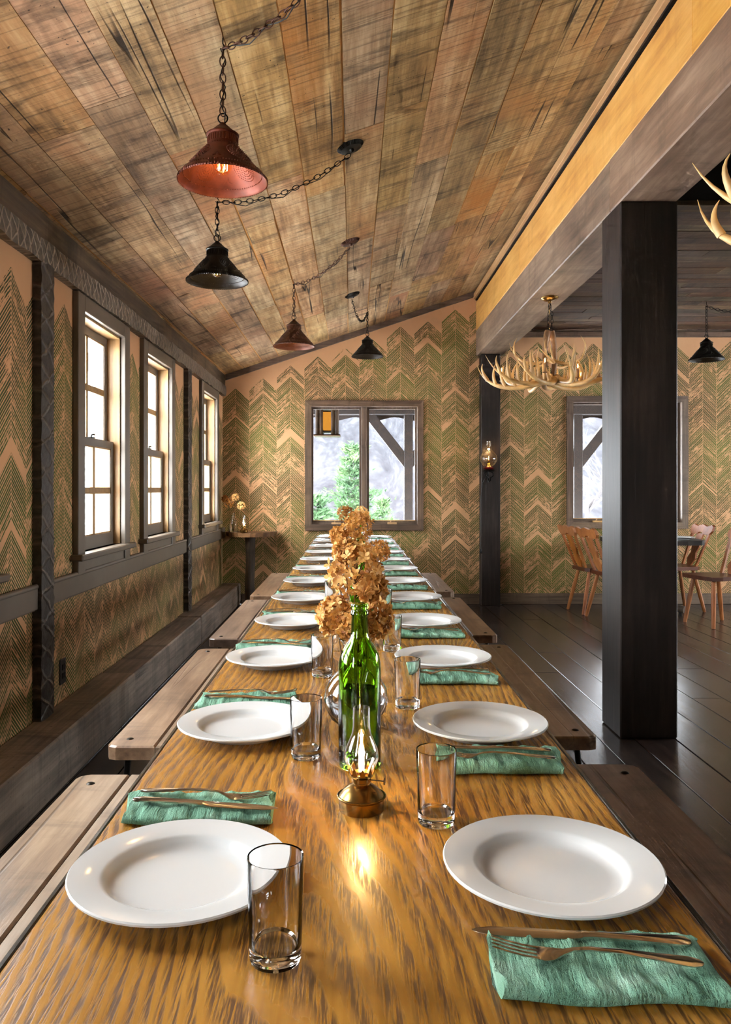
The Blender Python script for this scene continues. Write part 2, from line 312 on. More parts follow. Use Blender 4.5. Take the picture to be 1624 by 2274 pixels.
# ------------------------------------------------------------------ helpers: mesh building
class MB:
    def __init__(s): s.v = []; s.f = []
    def add(s, vs_, fs):
        o = len(s.v); s.v += [tuple(x) for x in vs_]; s.f += [tuple(i+o for i in f) for f in fs]; return s
    def box(s, x0, y0, z0, x1, y1, z1):
        return s.add([(x0,y0,z0),(x1,y0,z0),(x1,y1,z0),(x0,y1,z0),(x0,y0,z1),(x1,y0,z1),(x1,y1,z1),(x0,y1,z1)],
                     [(0,3,2,1),(4,5,6,7),(0,1,5,4),(1,2,6,5),(2,3,7,6),(3,0,4,7)])
    def cbox(s, x0, y0, z0, x1, y1, z1, c=.004):
        """box with chamfered edges"""
        lo, hi = (x0,y0,z0), (x1,y1,z1); P, idx = [], {}
        for i in (0,1):
            for j in (0,1):
                for k in (0,1):
                    for a in range(3):
                        p = []
                        for d, b in enumerate((i,j,k)):
                            e = hi[d] if b else lo[d]
                            p.append(e if d == a else e + (-c if b else c))
                        idx[(i,j,k,a)] = len(P); P.append(tuple(p))
        F = []
        for a in range(3):
            o = [d for d in range(3) if d != a]
            for b in (0,1):
                q = []
                for (m, n) in ((0,0),(1,0),(1,1),(0,1)):
                    key = [0,0,0]; key[a] = b; key[o[0]] = m; key[o[1]] = n; q.append(idx[tuple(key)+(a,)])
                F.append(q)
        for a in range(3):
            o = [d for d in range(3) if d != a]
            for m in (0,1):
                for n in (0,1):
                    k0 = [0,0,0]; k0[o[0]] = m; k0[o[1]] = n; k1 = list(k0); k1[a] = 1
                    F.append([idx[tuple(k0)+(o[0],)], idx[tuple(k1)+(o[0],)], idx[tuple(k1)+(o[1],)], idx[tuple(k0)+(o[1],)]])
        for i in (0,1):
            for j in (0,1):
                for k in (0,1): F.append([idx[(i,j,k,0)], idx[(i,j,k,1)], idx[(i,j,k,2)]])
        ctr = Vector(((x0+x1)/2,(y0+y1)/2,(z0+z1)/2)); out = []
        for q in F:
            a, b, c_ = Vector(P[q[0]]), Vector(P[q[1]]), Vector(P[q[2]])
            nn = (b-a).cross(c_-a); mid = sum((Vector(P[i]) for i in q), Vector())/len(q)
            out.append(tuple(q) if nn.dot(mid-ctr) > 0 else tuple(reversed(q)))
        return s.add(P, out)
    def lathe(s, prof, n=32, c=(0,0,0), closed=False):
        o = len(s.v); m = len(prof)
        for r, z in prof:
            for i in range(n):
                a = 2*PI*i/n; s.v.append((c[0]+r*math.cos(a), c[1]+r*math.sin(a), c[2]+z))
        rng = range(m) if closed else range(m-1)
        for j in rng:
            k = (j+1) % m
            for i in range(n):
                i2 = (i+1) % n; s.f.append((o+j*n+i, o+j*n+i2, o+k*n+i2, o+k*n+i))
        return s
    def tube(s, pts, rad, n=8, caps=True):
        pts = [Vector(p) for p in pts]; m = len(pts)
        if not hasattr(rad, '__len__'): rad = [rad]*m
        o = len(s.v); up = None
        for j, p in enumerate(pts):
            tg = (pts[min(j+1, m-1)]-pts[max(j-1, 0)]).normalized()
            if up is None: up = Vector((0,0,1)) if abs(tg.z) < .9 else Vector((1,0,0))
            a = tg.cross(up)
            if a.length < 1e-6: a = tg.cross(Vector((0,1,0)))
            a.normalize(); b = a.cross(tg).normalized(); up = b
            for i in range(n):
                q = p + (a*math.cos(2*PI*i/n) + b*math.sin(2*PI*i/n))*rad[j]; s.v.append(tuple(q))
        for j in range(m-1):
            for i in range(n):
                i2 = (i+1) % n; s.f.append((o+j*n+i, o+j*n+i2, o+(j+1)*n+i2, o+(j+1)*n+i))
        if caps:
            s.f.append(tuple(o+i for i in reversed(range(n)))); s.f.append(tuple(o+(m-1)*n+i for i in range(n)))
        return s
    def prism(s, poly, fn, d0, d1):
        """extrude a 2D outline; fn(u, v, d) gives the 3D point"""
        n = len(poly); o = len(s.v)
        s.v += [tuple(fn(u, v, d0)) for u, v in poly] + [tuple(fn(u, v, d1)) for u, v in poly]
        s.f.append(tuple(o+i for i in reversed(range(n)))); s.f.append(tuple(o+n+i for i in range(n)))
        for i in range(n): s.f.append((o+i, o+(i+1) % n, o+n+(i+1) % n, o+n+i))
        return s
    def mesh(s, name, mat, smooth=None):
        me = bpy.data.meshes.new(name); me.from_pydata(s.v, [], s.f); me.validate()
        if mat: me.materials.append(mat)
        if smooth is not None:
            me.polygons.foreach_set('use_smooth', [True]*len(me.polygons)); me.set_sharp_from_angle(angle=math.radians(smooth))
        me.update(); return me
    def build(s, name, mat, parent=None, smooth=None): return obj(name, s.mesh(name, mat, smooth), parent)
def fixn(me):
    import bmesh
    b = bmesh.new(); b.from_mesh(me); bmesh.ops.recalc_face_normals(b, faces=b.faces); b.to_mesh(me); b.free(); return me
def obj(name, data, parent=None):
    o = bpy.data.objects.new(name, data); COL.objects.link(o)
    if parent is not None: o.parent = parent
    return o
def tag(o, label, cat=None, group=None, kind=None):
    o['label'] = label
    if cat: o['category'] = cat
    if group: o['group'] = group
    if kind: o['kind'] = kind
    return o
def struct(o, label=None):
    o['kind'] = 'structure'
    if label: o['label'] = label
    return o
def thing(name, label, cat, loc=(0,0,0), rz=0., group=None):
    o = obj(name, None); o.location = loc; o.rotation_euler = (0,0,rz); o.empty_display_size = .05; return tag(o, label, cat, group)
def copy_tree(o, parent=None):
    c = o.copy(); COL.objects.link(c)
    if parent is not None: c.parent = parent
    for ch in list(o.children): copy_tree(ch, c)
    return c
ORD = ['nearest the camera', 'second from the camera', 'third from the camera', 'fourth from the camera', 'fifth from the camera', 'sixth from the camera',
       'seventh from the camera', 'eighth from the camera', 'fourth from the far end', 'third from the far end', 'second from the far end', 'at the far end']

# ------------------------------------------------------------------ floor
fl = struct(MB().box(-1.55, -2.6, -.12, XR+.15, D+.15, -.02).build('floor', M['subfloor']), 'dark stained plank floor')
x = -1.37
while x < XR:
    w = R.uniform(.17, .23); y = -2.5 - R.uniform(0, 1.5)
    while y < D:
        L = R.uniform(2.2, 4.2); y1 = min(D, y+L)
        if y1 > -1.2 and y1-max(y, -2.5) > .1: MB().cbox(x+.002, max(y, -2.5)+.0015, -.02, min(x+w, XR)-.002, y1-.0015, R.uniform(-.0015, 0), .0025).build('floor_board', M['floor'], fl)
        y += L
    x += w

# ------------------------------------------------------------------ walls
def wall_with_holes(name, mat, ax, p0, p1, a0, a1, z0, z1, holes, label):
    """slab between p0 and p1 across axis ax with rectangular window openings (a0,a1,z0,z1)"""
    m = MB(); cuts = sorted({a0, a1} | {h[0] for h in holes} | {h[1] for h in holes})
    def put(b0, b1, c0, c1):
        if ax == 'x': m.box(p0, b0, c0, p1, b1, c1)
        else: m.box(b0, p0, c0, b1, p1, c1)
    for b0, b1 in zip(cuts, cuts[1:]):
        hs = [h for h in holes if h[0] <= b0+1e-6 and h[1] >= b1-1e-6]
        if hs: put(b0, b1, z0, hs[0][2]); put(b0, b1, hs[0][3], z1)
        else: put(b0, b1, z0, z1)
    return struct(m.build(name, mat), label)
WO, WZ0, WZ1 = .35, .90, 2.12
wall_with_holes('wall_left', M['paperl'], 'x', WL-.15, WL, -2.6, D+.15, 0, 3.0, [(c-WO, c+WO, WZ0, WZ1) for c in LEFT_WIN], 'chevron papered wall with double hung windows')
wall_with_holes('wall_back', M['paper'], 'y', D, D+.15, WL-.15, XR+.15, 0, 3.9, [(x0+.05, x1-.05, z0+.05, z1-.05) for x0, x1, z0, z1 in BW], 'far wall with green chevron paper')
wall_with_holes('wall_right', M['paperl'], 'x', XR, XR+.15, -2.6, D+.15, 0, 3.9, [(c-.7, c+.7, .85, 2.15) for c in ADDED_RIGHT_WIN], 'chevron papered wall of the dining area')
struct(MB().box(WL-.15, -2.75, 0, XR+.15, -2.6, 3.9).build('wall_front', M['paper']), 'papered wall behind the camera')

# ------------------------------------------------------------------ sloped plank ceiling
cb = MB(); sl = .335
def slope_box(m, x0, x1, y0, y1, d0, d1, c=.0):
    """box lying under the slope, d below the ceiling line"""
    nx, nz = sl/math.hypot(1, sl), -1/math.hypot(1, sl)
    P = []
    for d in (d0, d1):
        for (a, b) in ((x0, y0), (x1, y0), (x1, y1), (x0, y1)): P.append((a+nx*d, b, ceilz(a)+nz*d))
    return m.add(P, [(0,1,2,3),(7,6,5,4),(4,5,1,0),(5,6,2,1),(6,7,3,2),(7,4,0,3)])
ce = struct(slope_box(cb, -1.5, 1.6, -2.6, D+.1, -.12, .0).build('ceiling', M['gap']), 'sloping ceiling of weathered barn boards')
x = -1.52
while x < 1.40:
    w = R.uniform(.165, .215); y = -2.6 - R.uniform(0, 2)
    while y < D+.1:
        L = R.uniform(1.1, 3.3); y1 = min(D+.1, y+L); dd = R.uniform(.0025, .0065)
        g = R.choice((.0015, .003, .005, .008))
        if y1 > .8: slope_box(MB(), x+g*.4, x+w-g, y+.001, y1-.001, -.03, dd).build('ceiling_board', M['ceil'], ce)
        y += L
    x += w
# rake trim where the ceiling meets the far wall, crown board on the left
def rake(m, x0, x1, d0, d1, y0, y1):
    P = [];
    for y in (y0, y1): P += [(x0, y, ceilz(x0)-d0), (x1, y, ceilz(x1)-d0), (x1, y, ceilz(x1)-d1), (x0, y, ceilz(x0)-d1)]
    return m.add(P, [(0,3,2,1)[::-1],(4,5,6,7)[::-1],(0,1,5,4),(1,2,6,5),(2,3,7,6),(3,0,4,7)])
struct(rake(MB(), -1.34, 1.33, .002, .062, D-.03, D).build('trim_1', M['trim']), 'rough sloping trim board above the far wall')
struct(MB().cbox(WL, -2.6, 2.30, WL+.028, D, 2.436, .003).build('trim_2', M['trimy']), 'rough crown board over the hewn header')
struct(MB().cbox(1.6, D-.04, 2.83, XR, D, 2.885, .004).build('trim_3', M['trim']), 'rough trim board above the dining area wall')
# hewn header beam, with uneven edges
m = MB(); N = 150; prev = None
for i in range(N+1):
    y = -2.6 + (D+2.57)*i/N; j = lambda a: R.uniform(-a, a)
    ring = [(WL, y, 2.202), (-1.334+j(.004), y, 2.204+j(.006)), (-1.329+j(.003), y, 2.255+j(.004)), (-1.333+j(.004), y, 2.308+j(.004)), (WL, y, 2.312)]
    m.v += ring
    if prev is not None:
        for k in range(4): m.f.append((prev+k, prev+k+1, prev+k+6, prev+k+5))
    prev = len(m.v)-5
m.f.append((prev, prev+1, prev+2, prev+3, prev+4)[::-1])
hb = m.mesh('header_beam', M['hewny'], 60); fixn(hb); struct(obj('header_beam', hb), 'grey hewn header beam with criss cross adze marks')
# hewn wall posts
for k, yc in enumerate((.42, 3.46, 6.5)):
    m = MB(); prev = None; N = 60
    for i in range(N+1):
        z = .2 + 2.01*i/N; j = lambda a: R.uniform(-a, a)
        m.v += [(WL, yc-.072, z), (-1.336+j(.002), yc-.070+j(.004), z), (-1.330+j(.003), yc+j(.01), z), (-1.335+j(.002), yc+.070+j(.004), z), (WL, yc+.072, z)]
        if prev is not None:
            for q in range(4): m.f.append((prev+q, prev+q+1, prev+q+6, prev+q+5))
        prev = len(m.v)-5
    pm = m.mesh('wall_post', M['hewnz'], 60); fixn(pm); struct(obj('wall_post', pm), 'dark hewn wall post between the windows')
# chair rail with bead, in bays between the posts
for y0, y1 in ((-2.6, .345), (.495, 3.385), (3.535, 6.425), (6.575, D)):
    r = struct(MB().cbox(WL, y0, .705, WL+.026, y1, .80, .003).build('trim_rail', M['paint']), 'painted chair rail below the windows')
    MB().tube([(WL+.018, y0+.002, .803), (WL+.018, y1-.002, .803)], .012, 10).build('bead', M['paint'], r, 40)
    MB().cbox(WL, y0+.001, .698, WL+.014, y1-.001, .706, .002).build('lower_bead', M['trimz'], r)
# timber ledge at the foot of the left wall
for y0, y1, x1, z1 in ((-2.6, 1.3, -1.185, .222), (1.303, 4.30, -1.18, .222), (4.303, 6.2, -1.187, .214), (6.203, D, -1.183, .221)):
    struct(MB().cbox(WL, y0, 0, x1, y1, z1, .008).build('ledge_timber', M['ledge']), 'weathered timber ledge along the window wall')
struct(MB().cbox(WL+.2, D-.02, 0, 1.35, D, .11, .004).build('baseboard_back', M['trim']), 'dark baseboard under the chevron wall')
struct(MB().cbox(1.56, D-.022, 0, XR, D, .115, .004).build('baseboard_right', M['trim']), 'dark baseboard in the dining area')

# double hung windows in the left wall
def left_window(n, c):
    wdw = struct(obj('window_%d' % n, None), 'double hung window with eight panes in brown casing'); wdw.location = (WL, c, 0)
    a, P = WO, M['paint']
    for s in (-1, 1): MB().cbox(0, s*a if s > 0 else -a-.10, .80, .03, (a+.10) if s > 0 else -a, 2.20, .003).build('side_casing', P, wdw)
    MB().cbox(0, -a, WZ1, .03, a, 2.20, .003).build('head_casing', P, wdw)
    MB().cbox(-.07, -a-.13, .868, .062, a+.13, .90, .006).build('sill', P, wdw)
    MB().cbox(0, -a-.09, .80, .022, a+.09, .867, .003).build('apron', P, wdw)
    for s in (-1, 1): MB().box(-.15, s*a-.012, WZ0, 0, s*a+.012, WZ1).build('jamb', M['sashw'], wdw)
    MB().box(-.15, -a, WZ1-.012, 0, a, WZ1+.012).build('jamb', M['sashw'], wdw)
    zm = 1.475
    for (xo, z0, z1, nm) in ((-.105, zm-.02, WZ1-.012, 'upper_sash'), (-.068, WZ0, zm+.025, 'lower_sash')):
        b = a-.012; st, tk = .046, .030
        f = MB().box(xo, -b, z0, xo+tk, -b+st, z1).box(xo, b-st, z0, xo+tk, b, z1).box(xo, -b+st, z0, xo+tk, b-st, z0+(.07 if nm[0] == 'l' else .042)).box(xo, -b+st, z1-.042, xo+tk, b-st, z1)
        sash = f.build(nm, P, wdw)
        zb = z0+(.07 if nm[0] == 'l' else .042); zt = z1-.042; zc = (zb+zt)/2
        MB().box(xo+.004, -.010, zb, xo+tk-.004, .010, zt).build('muntin', M['sashw'], sash)
        MB().box(xo+.005, -b+st, zc-.010, xo+tk-.005, b-st, zc+.010).build('muntin', M['sashw'], sash)
        for y0, y1 in ((-b+st, -.010), (.010, b-st)):
            for q0, q1 in ((zb, zc-.010), (zc+.010, zt)):
                MB().box(xo+.012, y0, q0, xo+.016, y1, q1).build('pane', M['pane'], sash)
                fr = MB()
                for (u0, w0, u1, w1) in ((y0, q0, y0+.008, q1), (y1-.008, q0, y1, q1), (y0, q0, y1, q0+.008), (y0, q1-.008, y1, q1)): fr.box(xo+.016, u0, w0, xo+.026, u1, w1)
                fr.build('glazing_bead', M['sashw'], sash)
    lk = MB().cbox(-.066, -.03, zm+.026, -.045, .03, zm+.034, .002).tube([(-.055, -.004, zm+.033), (-.055, -.002, zm+.045), (-.05, .03, zm+.048)], .005, 8)
    lk.build('sash_lock', M['iron'], wdw, 40)
for i, c in enumerate(LEFT_WIN): left_window(i+1, c)

# back windows: mitred boards, twin casements
def back_window(n, x0, x1, z0, z1, label):
    w = struct(obj('window_%d' % n, None), label)
    t = .066; yf = D-.034
    def mitre(pts, mat, nm='casing_board'):
        o = MB().prism(pts, lambda u, v, d: (u, d, v), D, yf); me = o.mesh(nm, mat); fixn(me); obj(nm, me, w)
    j = lambda: R.uniform(-.006, .006)
    mitre([(x0, z1), (x0+.3, z1+j()), (x0+.7, z1+j()), (x1, z1), (x1-t, z1-t), (x0+t, z1-t)], M['trim'])
    mitre([(x0, z0), (x0+t, z0+t), (x1-t, z0+t), (x1, z0), (x1-.5, z0+j()), (x0+.4, z0+j())], M['trim'])
    mitre([(x0, z0), (x0+j()*.5, (z0+z1)/2), (x0, z1), (x0+t, z1-t), (x0+t, z0+t)], M['trimz'])
    mitre([(x1, z0), (x1-t, z0+t), (x1-t, z1-t), (x1, z1), (x1+j()*.5, (z0+z1)/2)], M['trimz'])
    a0, a1, b0, b1 = x0+t-.012, x1-t+.012, z0+t-.012, z1-t+.012
    for q in ((a0-.02, b0-.02, a0+.008, b1+.02), (a1-.008, b0-.02, a1+.02, b1+.02), (a0, b0-.02, a1, b0+.008), (a0, b1-.008, a1, b1+.02)):
        MB().box(q[0], D, q[1], q[2], D+.12, q[3]).build('jamb', M['trimz'], w)
    xm = (x0+x1)/2
    MB().box(a0, D+.03, b0-.01, a1, D+.11, b0+.031).build('sill', M['trim'], w)
    MB().cbox(xm-.03, D-.01, b0, xm+.03, D+.11, b1, .004).build('mullion', M['trimz'], w)
    for u0, u1 in ((a0+.008, xm-.03), (xm+.03, a1-.008)):
        f = MB(); k = .022; yb0, yb1 = D+.045, D+.085
        f.box(u0, yb0, b0+.03, u0+k, yb1, b1-.008).box(u1-k, yb0, b0+.03, u1, yb1, b1-.008).box(u0+k, yb0, b0+.03, u1-k, yb1, b0+.03+k).box(u0+k, yb0, b1-.008-k, u1-k, yb1, b1-.008)
        s = f.build('casement', M['trimz'], w)
        MB().box(u0+k, D+.062, b0+.03+k, u1-k, D+.067, b1-.008-k).build('pane', M['dim_pane'], s)
        MB().box(u0+k-.002, D+.040, b0+.03+k-.006, u1-k+.002, D+.046, b0+.03+k+.004).build('glazing_strip', M['strip'], s)
        cr = MB().cbox((u0+u1)/2-.05, D-.0, b0+.012, (u0+u1)/2+.05, D+.045, b0+.032, .003).tube([((u0+u1)/2-.02, D+.01, b0+.032), ((u0+u1)/2-.01, D-.01, b0+.05), ((u0+u1)/2+.03, D-.012, b0+.05)], .005, 8)
        cr.build('crank', M['strip'], s, 40)
back_window(7, *BW[0], 'twin casement window in rough boards with a pine tree view')
back_window(8, *BW[1], 'twin casement window behind the big post')
for n, c in enumerate(ADDED_RIGHT_WIN):
    w = struct(obj('window_%d' % (9+n), None), 'unseen wide window added for daylight')
    f = MB()
    for y0, z0, y1, z1 in ((c-.7, .85, c-.64, 2.15), (c+.64, .85, c+.7, 2.15), (c-.64, .85, c+.64, .91), (c-.64, 2.09, c+.64, 2.15), (c-.03, .91, c+.03, 2.09)): f.box(XR-.02, y0, z0, XR+.1, y1, z1)
    f.build('window_frame', M['trimz'], w); MB().box(XR+.05, c-.64, .91, XR+.055, c+.64, 2.09).build('pane', M['pane'], w)

# ------------------------------------------------------------------ posts, beam, dining area ceiling
struct(MB().cbox(1.315, 3.86, 0, 1.597, 4.145, 2.634, .006).build('timber_post', M['post']), 'massive dark square timber post standing on the floor')
struct(MB().cbox(1.352, D-.14, 0, 1.55, D, 2.634, .005).build('timber_post', M['post']), 'dark timber post against the far wall')
bm = struct(obj('ceiling_beam', None), 'heavy stained beam carried by the posts')
for y0, y1, a in ((-2.6, 4.02, 0), (4.023, D, .003)): MB().cbox(1.315+a, y0, 2.634, 1.597, y1, 2.905, .006).build('timber', M['beam'], bm)
fa = struct(obj('trim_4', None), 'raw golden pine fascia above the beam')
for y0, y1 in ((-2.6, 1.0), (1.003, 3.05), (3.053, 6.2), (6.203, D)): MB().cbox(1.318, y0, 2.906, 1.345, y1, 3.205, .003).build('fascia_board', M['gold'], fa)
MB().box(1.346, -2.6, 2.906, 1.595, D, 3.5).build('core', M['subfloor'], fa)
MB().box(1.312, -2.6, 3.222, 1.345, D, 3.2355).build('shadow_board', M['post'], fa)  # dark board drawing the shadow line under the pale strip
struct(MB().cbox(1.288, -2.6, 3.236, 1.345, D, 3.290, .003).build('trim_5', M['strip']), 'pale strip between ceiling and fascia')
c2 = struct(MB().box(1.598, 4.62, 2.915, XR+.1, D+.1, 3.5).build('ceiling_flat', M['subfloor']), 'low dark board ceiling of the dining area')
y = 4.62
while y < D:
    w = R.uniform(.11, .17); x = 1.6 - R.uniform(0, 1.5)
    while x < XR:
        L = R.uniform(1.4, 3.2); x0, x1 = max(x, 1.6), min(x+L, XR)
        if x1-x0 > .08 and x0 < 5.5: MB().cbox(x0+.001, y+.001, R.uniform(2.885, 2.893), x1-.001, min(y+w, D)-.002, 2.915, .002).build('ceiling_board', M['ceil2'], c2)
        x += L
    y += w
struct(MB().box(1.598, -2.6, 3.5, XR+.1, 4.62, 3.6).build('ceiling_high', M['subfloor']), 'dark raised ceiling')

# ------------------------------------------------------------------ trestle tables in one long run
tabs = [(.54, 2.372), (2.376, 4.19), (4.194, 6.01), (6.014, 7.83)]
TL, TR = -.362, .398
for i, (y0, y1) in enumerate(tabs):
    t = thing('dining_table', 'oak topped table, %s in the long row' % ('nearest the camera', 'second from the camera', 'second from the far end', 'at the far end')[i], 'table', ((TL+TR)/2, (y0+y1)/2, 0), 0, 'oak tables pushed end to end')
    hx, hy = (TR-TL)/2, (y1-y0)/2-.0015
    MB().cbox(-hx+.004, -hy, TT-.03, hx-.004, hy, TT, .003).build('table_top', M['oak'], t)
    for s in (-1, 1): MB().cbox(s*hx-.004, -hy, TT-.032, s*hx+.004, hy, TT-.0008, .002).build('edge_band', M['edge'], t)
    for s in (-1, 1): MB().cbox(s*(hx-.12)-.01, -hy+.15, TT-.10, s*(hx-.12)+.01, hy-.15, TT-.031, .002).build('apron', M['bronze'], t)
    for sx in (-1, 1):
        for sy in (-1, 1): MB().cbox(sx*.22-.03, sy*(hy-.22)-.03, 0, sx*.22+.03, sy*(hy-.22)+.03, TT-.031, .004).build('leg', M['post'], t)

# benches
def bench(x0, x1, y0, y1, label):
    b = thing('bench', label, 'bench', ((x0+x1)/2, (y0+y1)/2, 0), 0, 'plank benches along the table')
    hx, hy, zt = (x1-x0)/2, (y1-y0)/2, .45
    k = R.uniform(-.02, .02)
    # two planks with worn rounded corners
    def plank(a, c, left):
        r = .03; pts = []
        if left: pts = [(a+r, -hy), (a+.008, -hy+.010), (a, -hy+r), (a, hy-r), (a+.008, hy-.01), (a+r, hy), (c, hy), (c, -hy)]
        else: pts = [(a, -hy), (a, hy), (c-r, hy), (c-.008, hy-.01), (c, hy-r), (c, -hy+r), (c-.008, -hy+.01), (c-r, -hy)]
        m = MB(); ch = .005; n = len(pts); cx, cyy = (a+c)/2, 0
        ins = [(u+(ch if u < cx else -ch), v+(ch if v < 0 else -ch)) for u, v in pts]
        m.v += [(u, v, zt-.042) for u, v in pts]+[(u, v, zt-ch) for u, v in pts]+[(u, v, zt) for u, v in ins]
        m.f.append(tuple(range(n))); m.f.append(tuple(2*n+i for i in range(n)))
        for l in (0, 1):
            for i in range(n): m.f.append((l*n+i, l*n+(i+1) % n, (l+1)*n+(i+1) % n, (l+1)*n+i))
        me = m.mesh('plank', M['bench']); fixn(me); obj('plank', me, b)
    plank(-hx, k-.001, True); plank(k+.001, hx, False)
    dome = MB().lathe([(.0001, .004), (.007, .003), (.011, .0005), (.0115, 0)], 12)
    dm = dome.mesh('bolt', M['bolt'], 60)
    for sy in (-1, 1):
        for sx in (-1, 1):
            q = obj('bolt', dm, b); q.location = (sx*(hx-.055), sy*(hy-.07), zt)
        m = MB().cbox(-hx+.03, sy*(hy-.09)-.02, zt-.050, hx-.03, sy*(hy-.09)+.02, zt-.043, .002)
        m.build('leg_bracket', M['iron'], b)
        for sx in (-1, 1): MB().tube([(sx*(hx-.045), sy*(hy-.09), zt-.046), (sx*(hx-.025), sy*(hy-.03), .0)], .010, 8).build('leg', M['iron'], b, 50)
LB = [(.45, 2.14), (2.37, 3.82), (4.06, 5.50), (5.70, 7.25)]; RB = [(.45, 2.22), (2.46, 3.92), (4.16, 5.62), (5.92, 7.26)]
NB = ['nearest the camera', 'second from the camera', 'third from the camera', 'at the far end']
for i, (y0, y1) in enumerate(LB): bench(-.742, -.432, y0, y1, 'weathered plank bench on the window side, %s' % NB[i])
for i, (y0, y1) in enumerate(RB): bench(.462, .772 if i else .80, y0, y1, 'dark plank bench on the post side, %s' % NB[i])

# ------------------------------------------------------------------ place settings
plate_me = fixn(MB().lathe([(.0001, .0065), (.070, .0065), (.082, .0075), (.089, .012), (.093, .0185), (.098, .0205), (.128, .0245), (.1335, .0255), (.1352, .0240), (.1345, .0215), (.128, .0190), (.100, .0140), (.088, .004), (.084, 0), (.078, 0), (.076, .003), (.0001, .003)], 72).mesh('dinner_plate', M['plate'], 50))
gl_me = fixn(MB().lathe([(.0001, 0), (.0245, 0), (.0265, .0015), (.0272, .005), (.0297, .106), (.0293, .1080), (.0280, .1070), (.0258, .022), (.024, .0165), (.018, .0150), (.0001, .0145)], 40).mesh('tumbler', M['glass'], 50))
def napkin_mesh(seed):
    rr = random.Random(seed); m = MB(); L, Wd, T = .215, .106, .019; NX, NR = 46, 22
    ph = [rr.uniform(0, 6.28) for _ in range(8)]
    for i in range(NX+1):
        u = -L/2 + L*i/NX
        sk = .004*math.sin(u*22+ph[0]) + .0025*math.sin(u*47+ph[1]); wd = Wd/2*(1+.05*math.sin(u*16+ph[2]))
        for j in range(NR):
            a = 2*PI*j/NR; ca, sa = math.cos(a), math.sin(a)
            y = wd*math.copysign(abs(ca)**.45, ca) + sk; z = T/2 + T/2*math.copysign(abs(sa)**.6, sa)
            if sa > 0:
                fold = .0035*math.sin(y*60+ph[3]+u*8) - .006*math.exp(-((y+.012)/.012)**2) + .0018*math.sin(u*150+ph[4]+y*30) + .0012*math.sin(u*310+y*90)
                z += fold*min(1, sa*1.6)
            uu = u + .006*math.sin(y*50+ph[5])*(1 if i in (0, NX) else .6) + (.003*rr.uniform(-1, 1) if i in (0, NX) else 0)
            m.v.append((uu, y, max(z, .0004)))
    for i in range(NX):
        for j in range(NR):
            j2 = (j+1) % NR; m.f.append((i*NR+j, i*NR+j2, (i+1)*NR+j2, (i+1)*NR+j))
    m.f.append(tuple(range(NR))); m.f.append(tuple(NX*NR+j for j in range(NR)))
    return fixn(m.mesh('napkin', M['napkin'], 80))
nap_me = [napkin_mesh(s) for s in (1, 2, 3)]
def strip(sections, name, mat):
    """flat-ware from cross sections (x, half width, z bottom, thickness), 8 points each"""
    m = MB()
    for x, hw, z, th in sections:
        for k in range(8):
            a = 2*PI*k/8+PI/8; m.v.append((x, hw*math.cos(a)*1.05, z+th/2+th/2*math.sin(a)*1.05))
    n = len(sections)
    for i in range(n-1):
        for k in range(8): m.f.append((i*8+k, i*8+(k+1) % 8, (i+1)*8+(k+1) % 8, (i+1)*8+k))
    m.f.append(tuple(range(8))); m.f.append(tuple((n-1)*8+k for k in range(8))); return m
# knife: blade and handle (tip at -x)
kb = fixn(strip([(-.115, .001, .001, .0008), (-.108, .005, .0008, .0012), (-.095, .0085, .0006, .0016), (-.06, .0095, .0004, .002), (-.02, .009, .0003, .0025), (-.006, .0075, 0, .004), (0, .006, 0, .005)], 'b', None).mesh('blade', M['steel'], 50))
kh = fixn(strip([(-.001, .0062, 0, .0055), (.01, .0055, 0, .006), (.04, .0065, 0, .006), (.075, .008, 0, .0055), (.095, .0092, 0, .005), (.104, .008, .0003, .004), (.108, .003, .0006, .003)], 'h', None).mesh('handle', M['steel'], 50))
m = strip([(-.052, .0115, .000, .002), (-.045, .0125, -.001, .0022), (-.036, .011, -.0008, .0026), (-.026, .005, .0015, .0034), (-.016, .003, .005, .0034), (0, .0032, .007, .003)], 'head', None)
for k in range(4):
    y = -.0093+k*.0062
    m2 = strip([(-.050, .0018, .000, .002), (-.065, .0017, .0015, .002), (-.082, .0016, .005, .0018), (-.094, .0012, .0085, .0014), (-.097, .0005, .0094, .0008)], 't', None)
    m.add([(a, b+y, c) for a, b, c in m2.v], m2.f)
fh = fixn(m.mesh('fork_head', M['steel'], 50))
fn = fixn(strip([(-.001, .0032, .007, .003), (.03, .004, .0065, .0028), (.06, .006, .004, .0026), (.085, .0085, .0018, .0024), (.098, .009, .001, .0022), (.106, .006, .0008, .002), (.109, .002, .0008, .0016)], 'h', None).mesh('handle', M['steel'], 50))
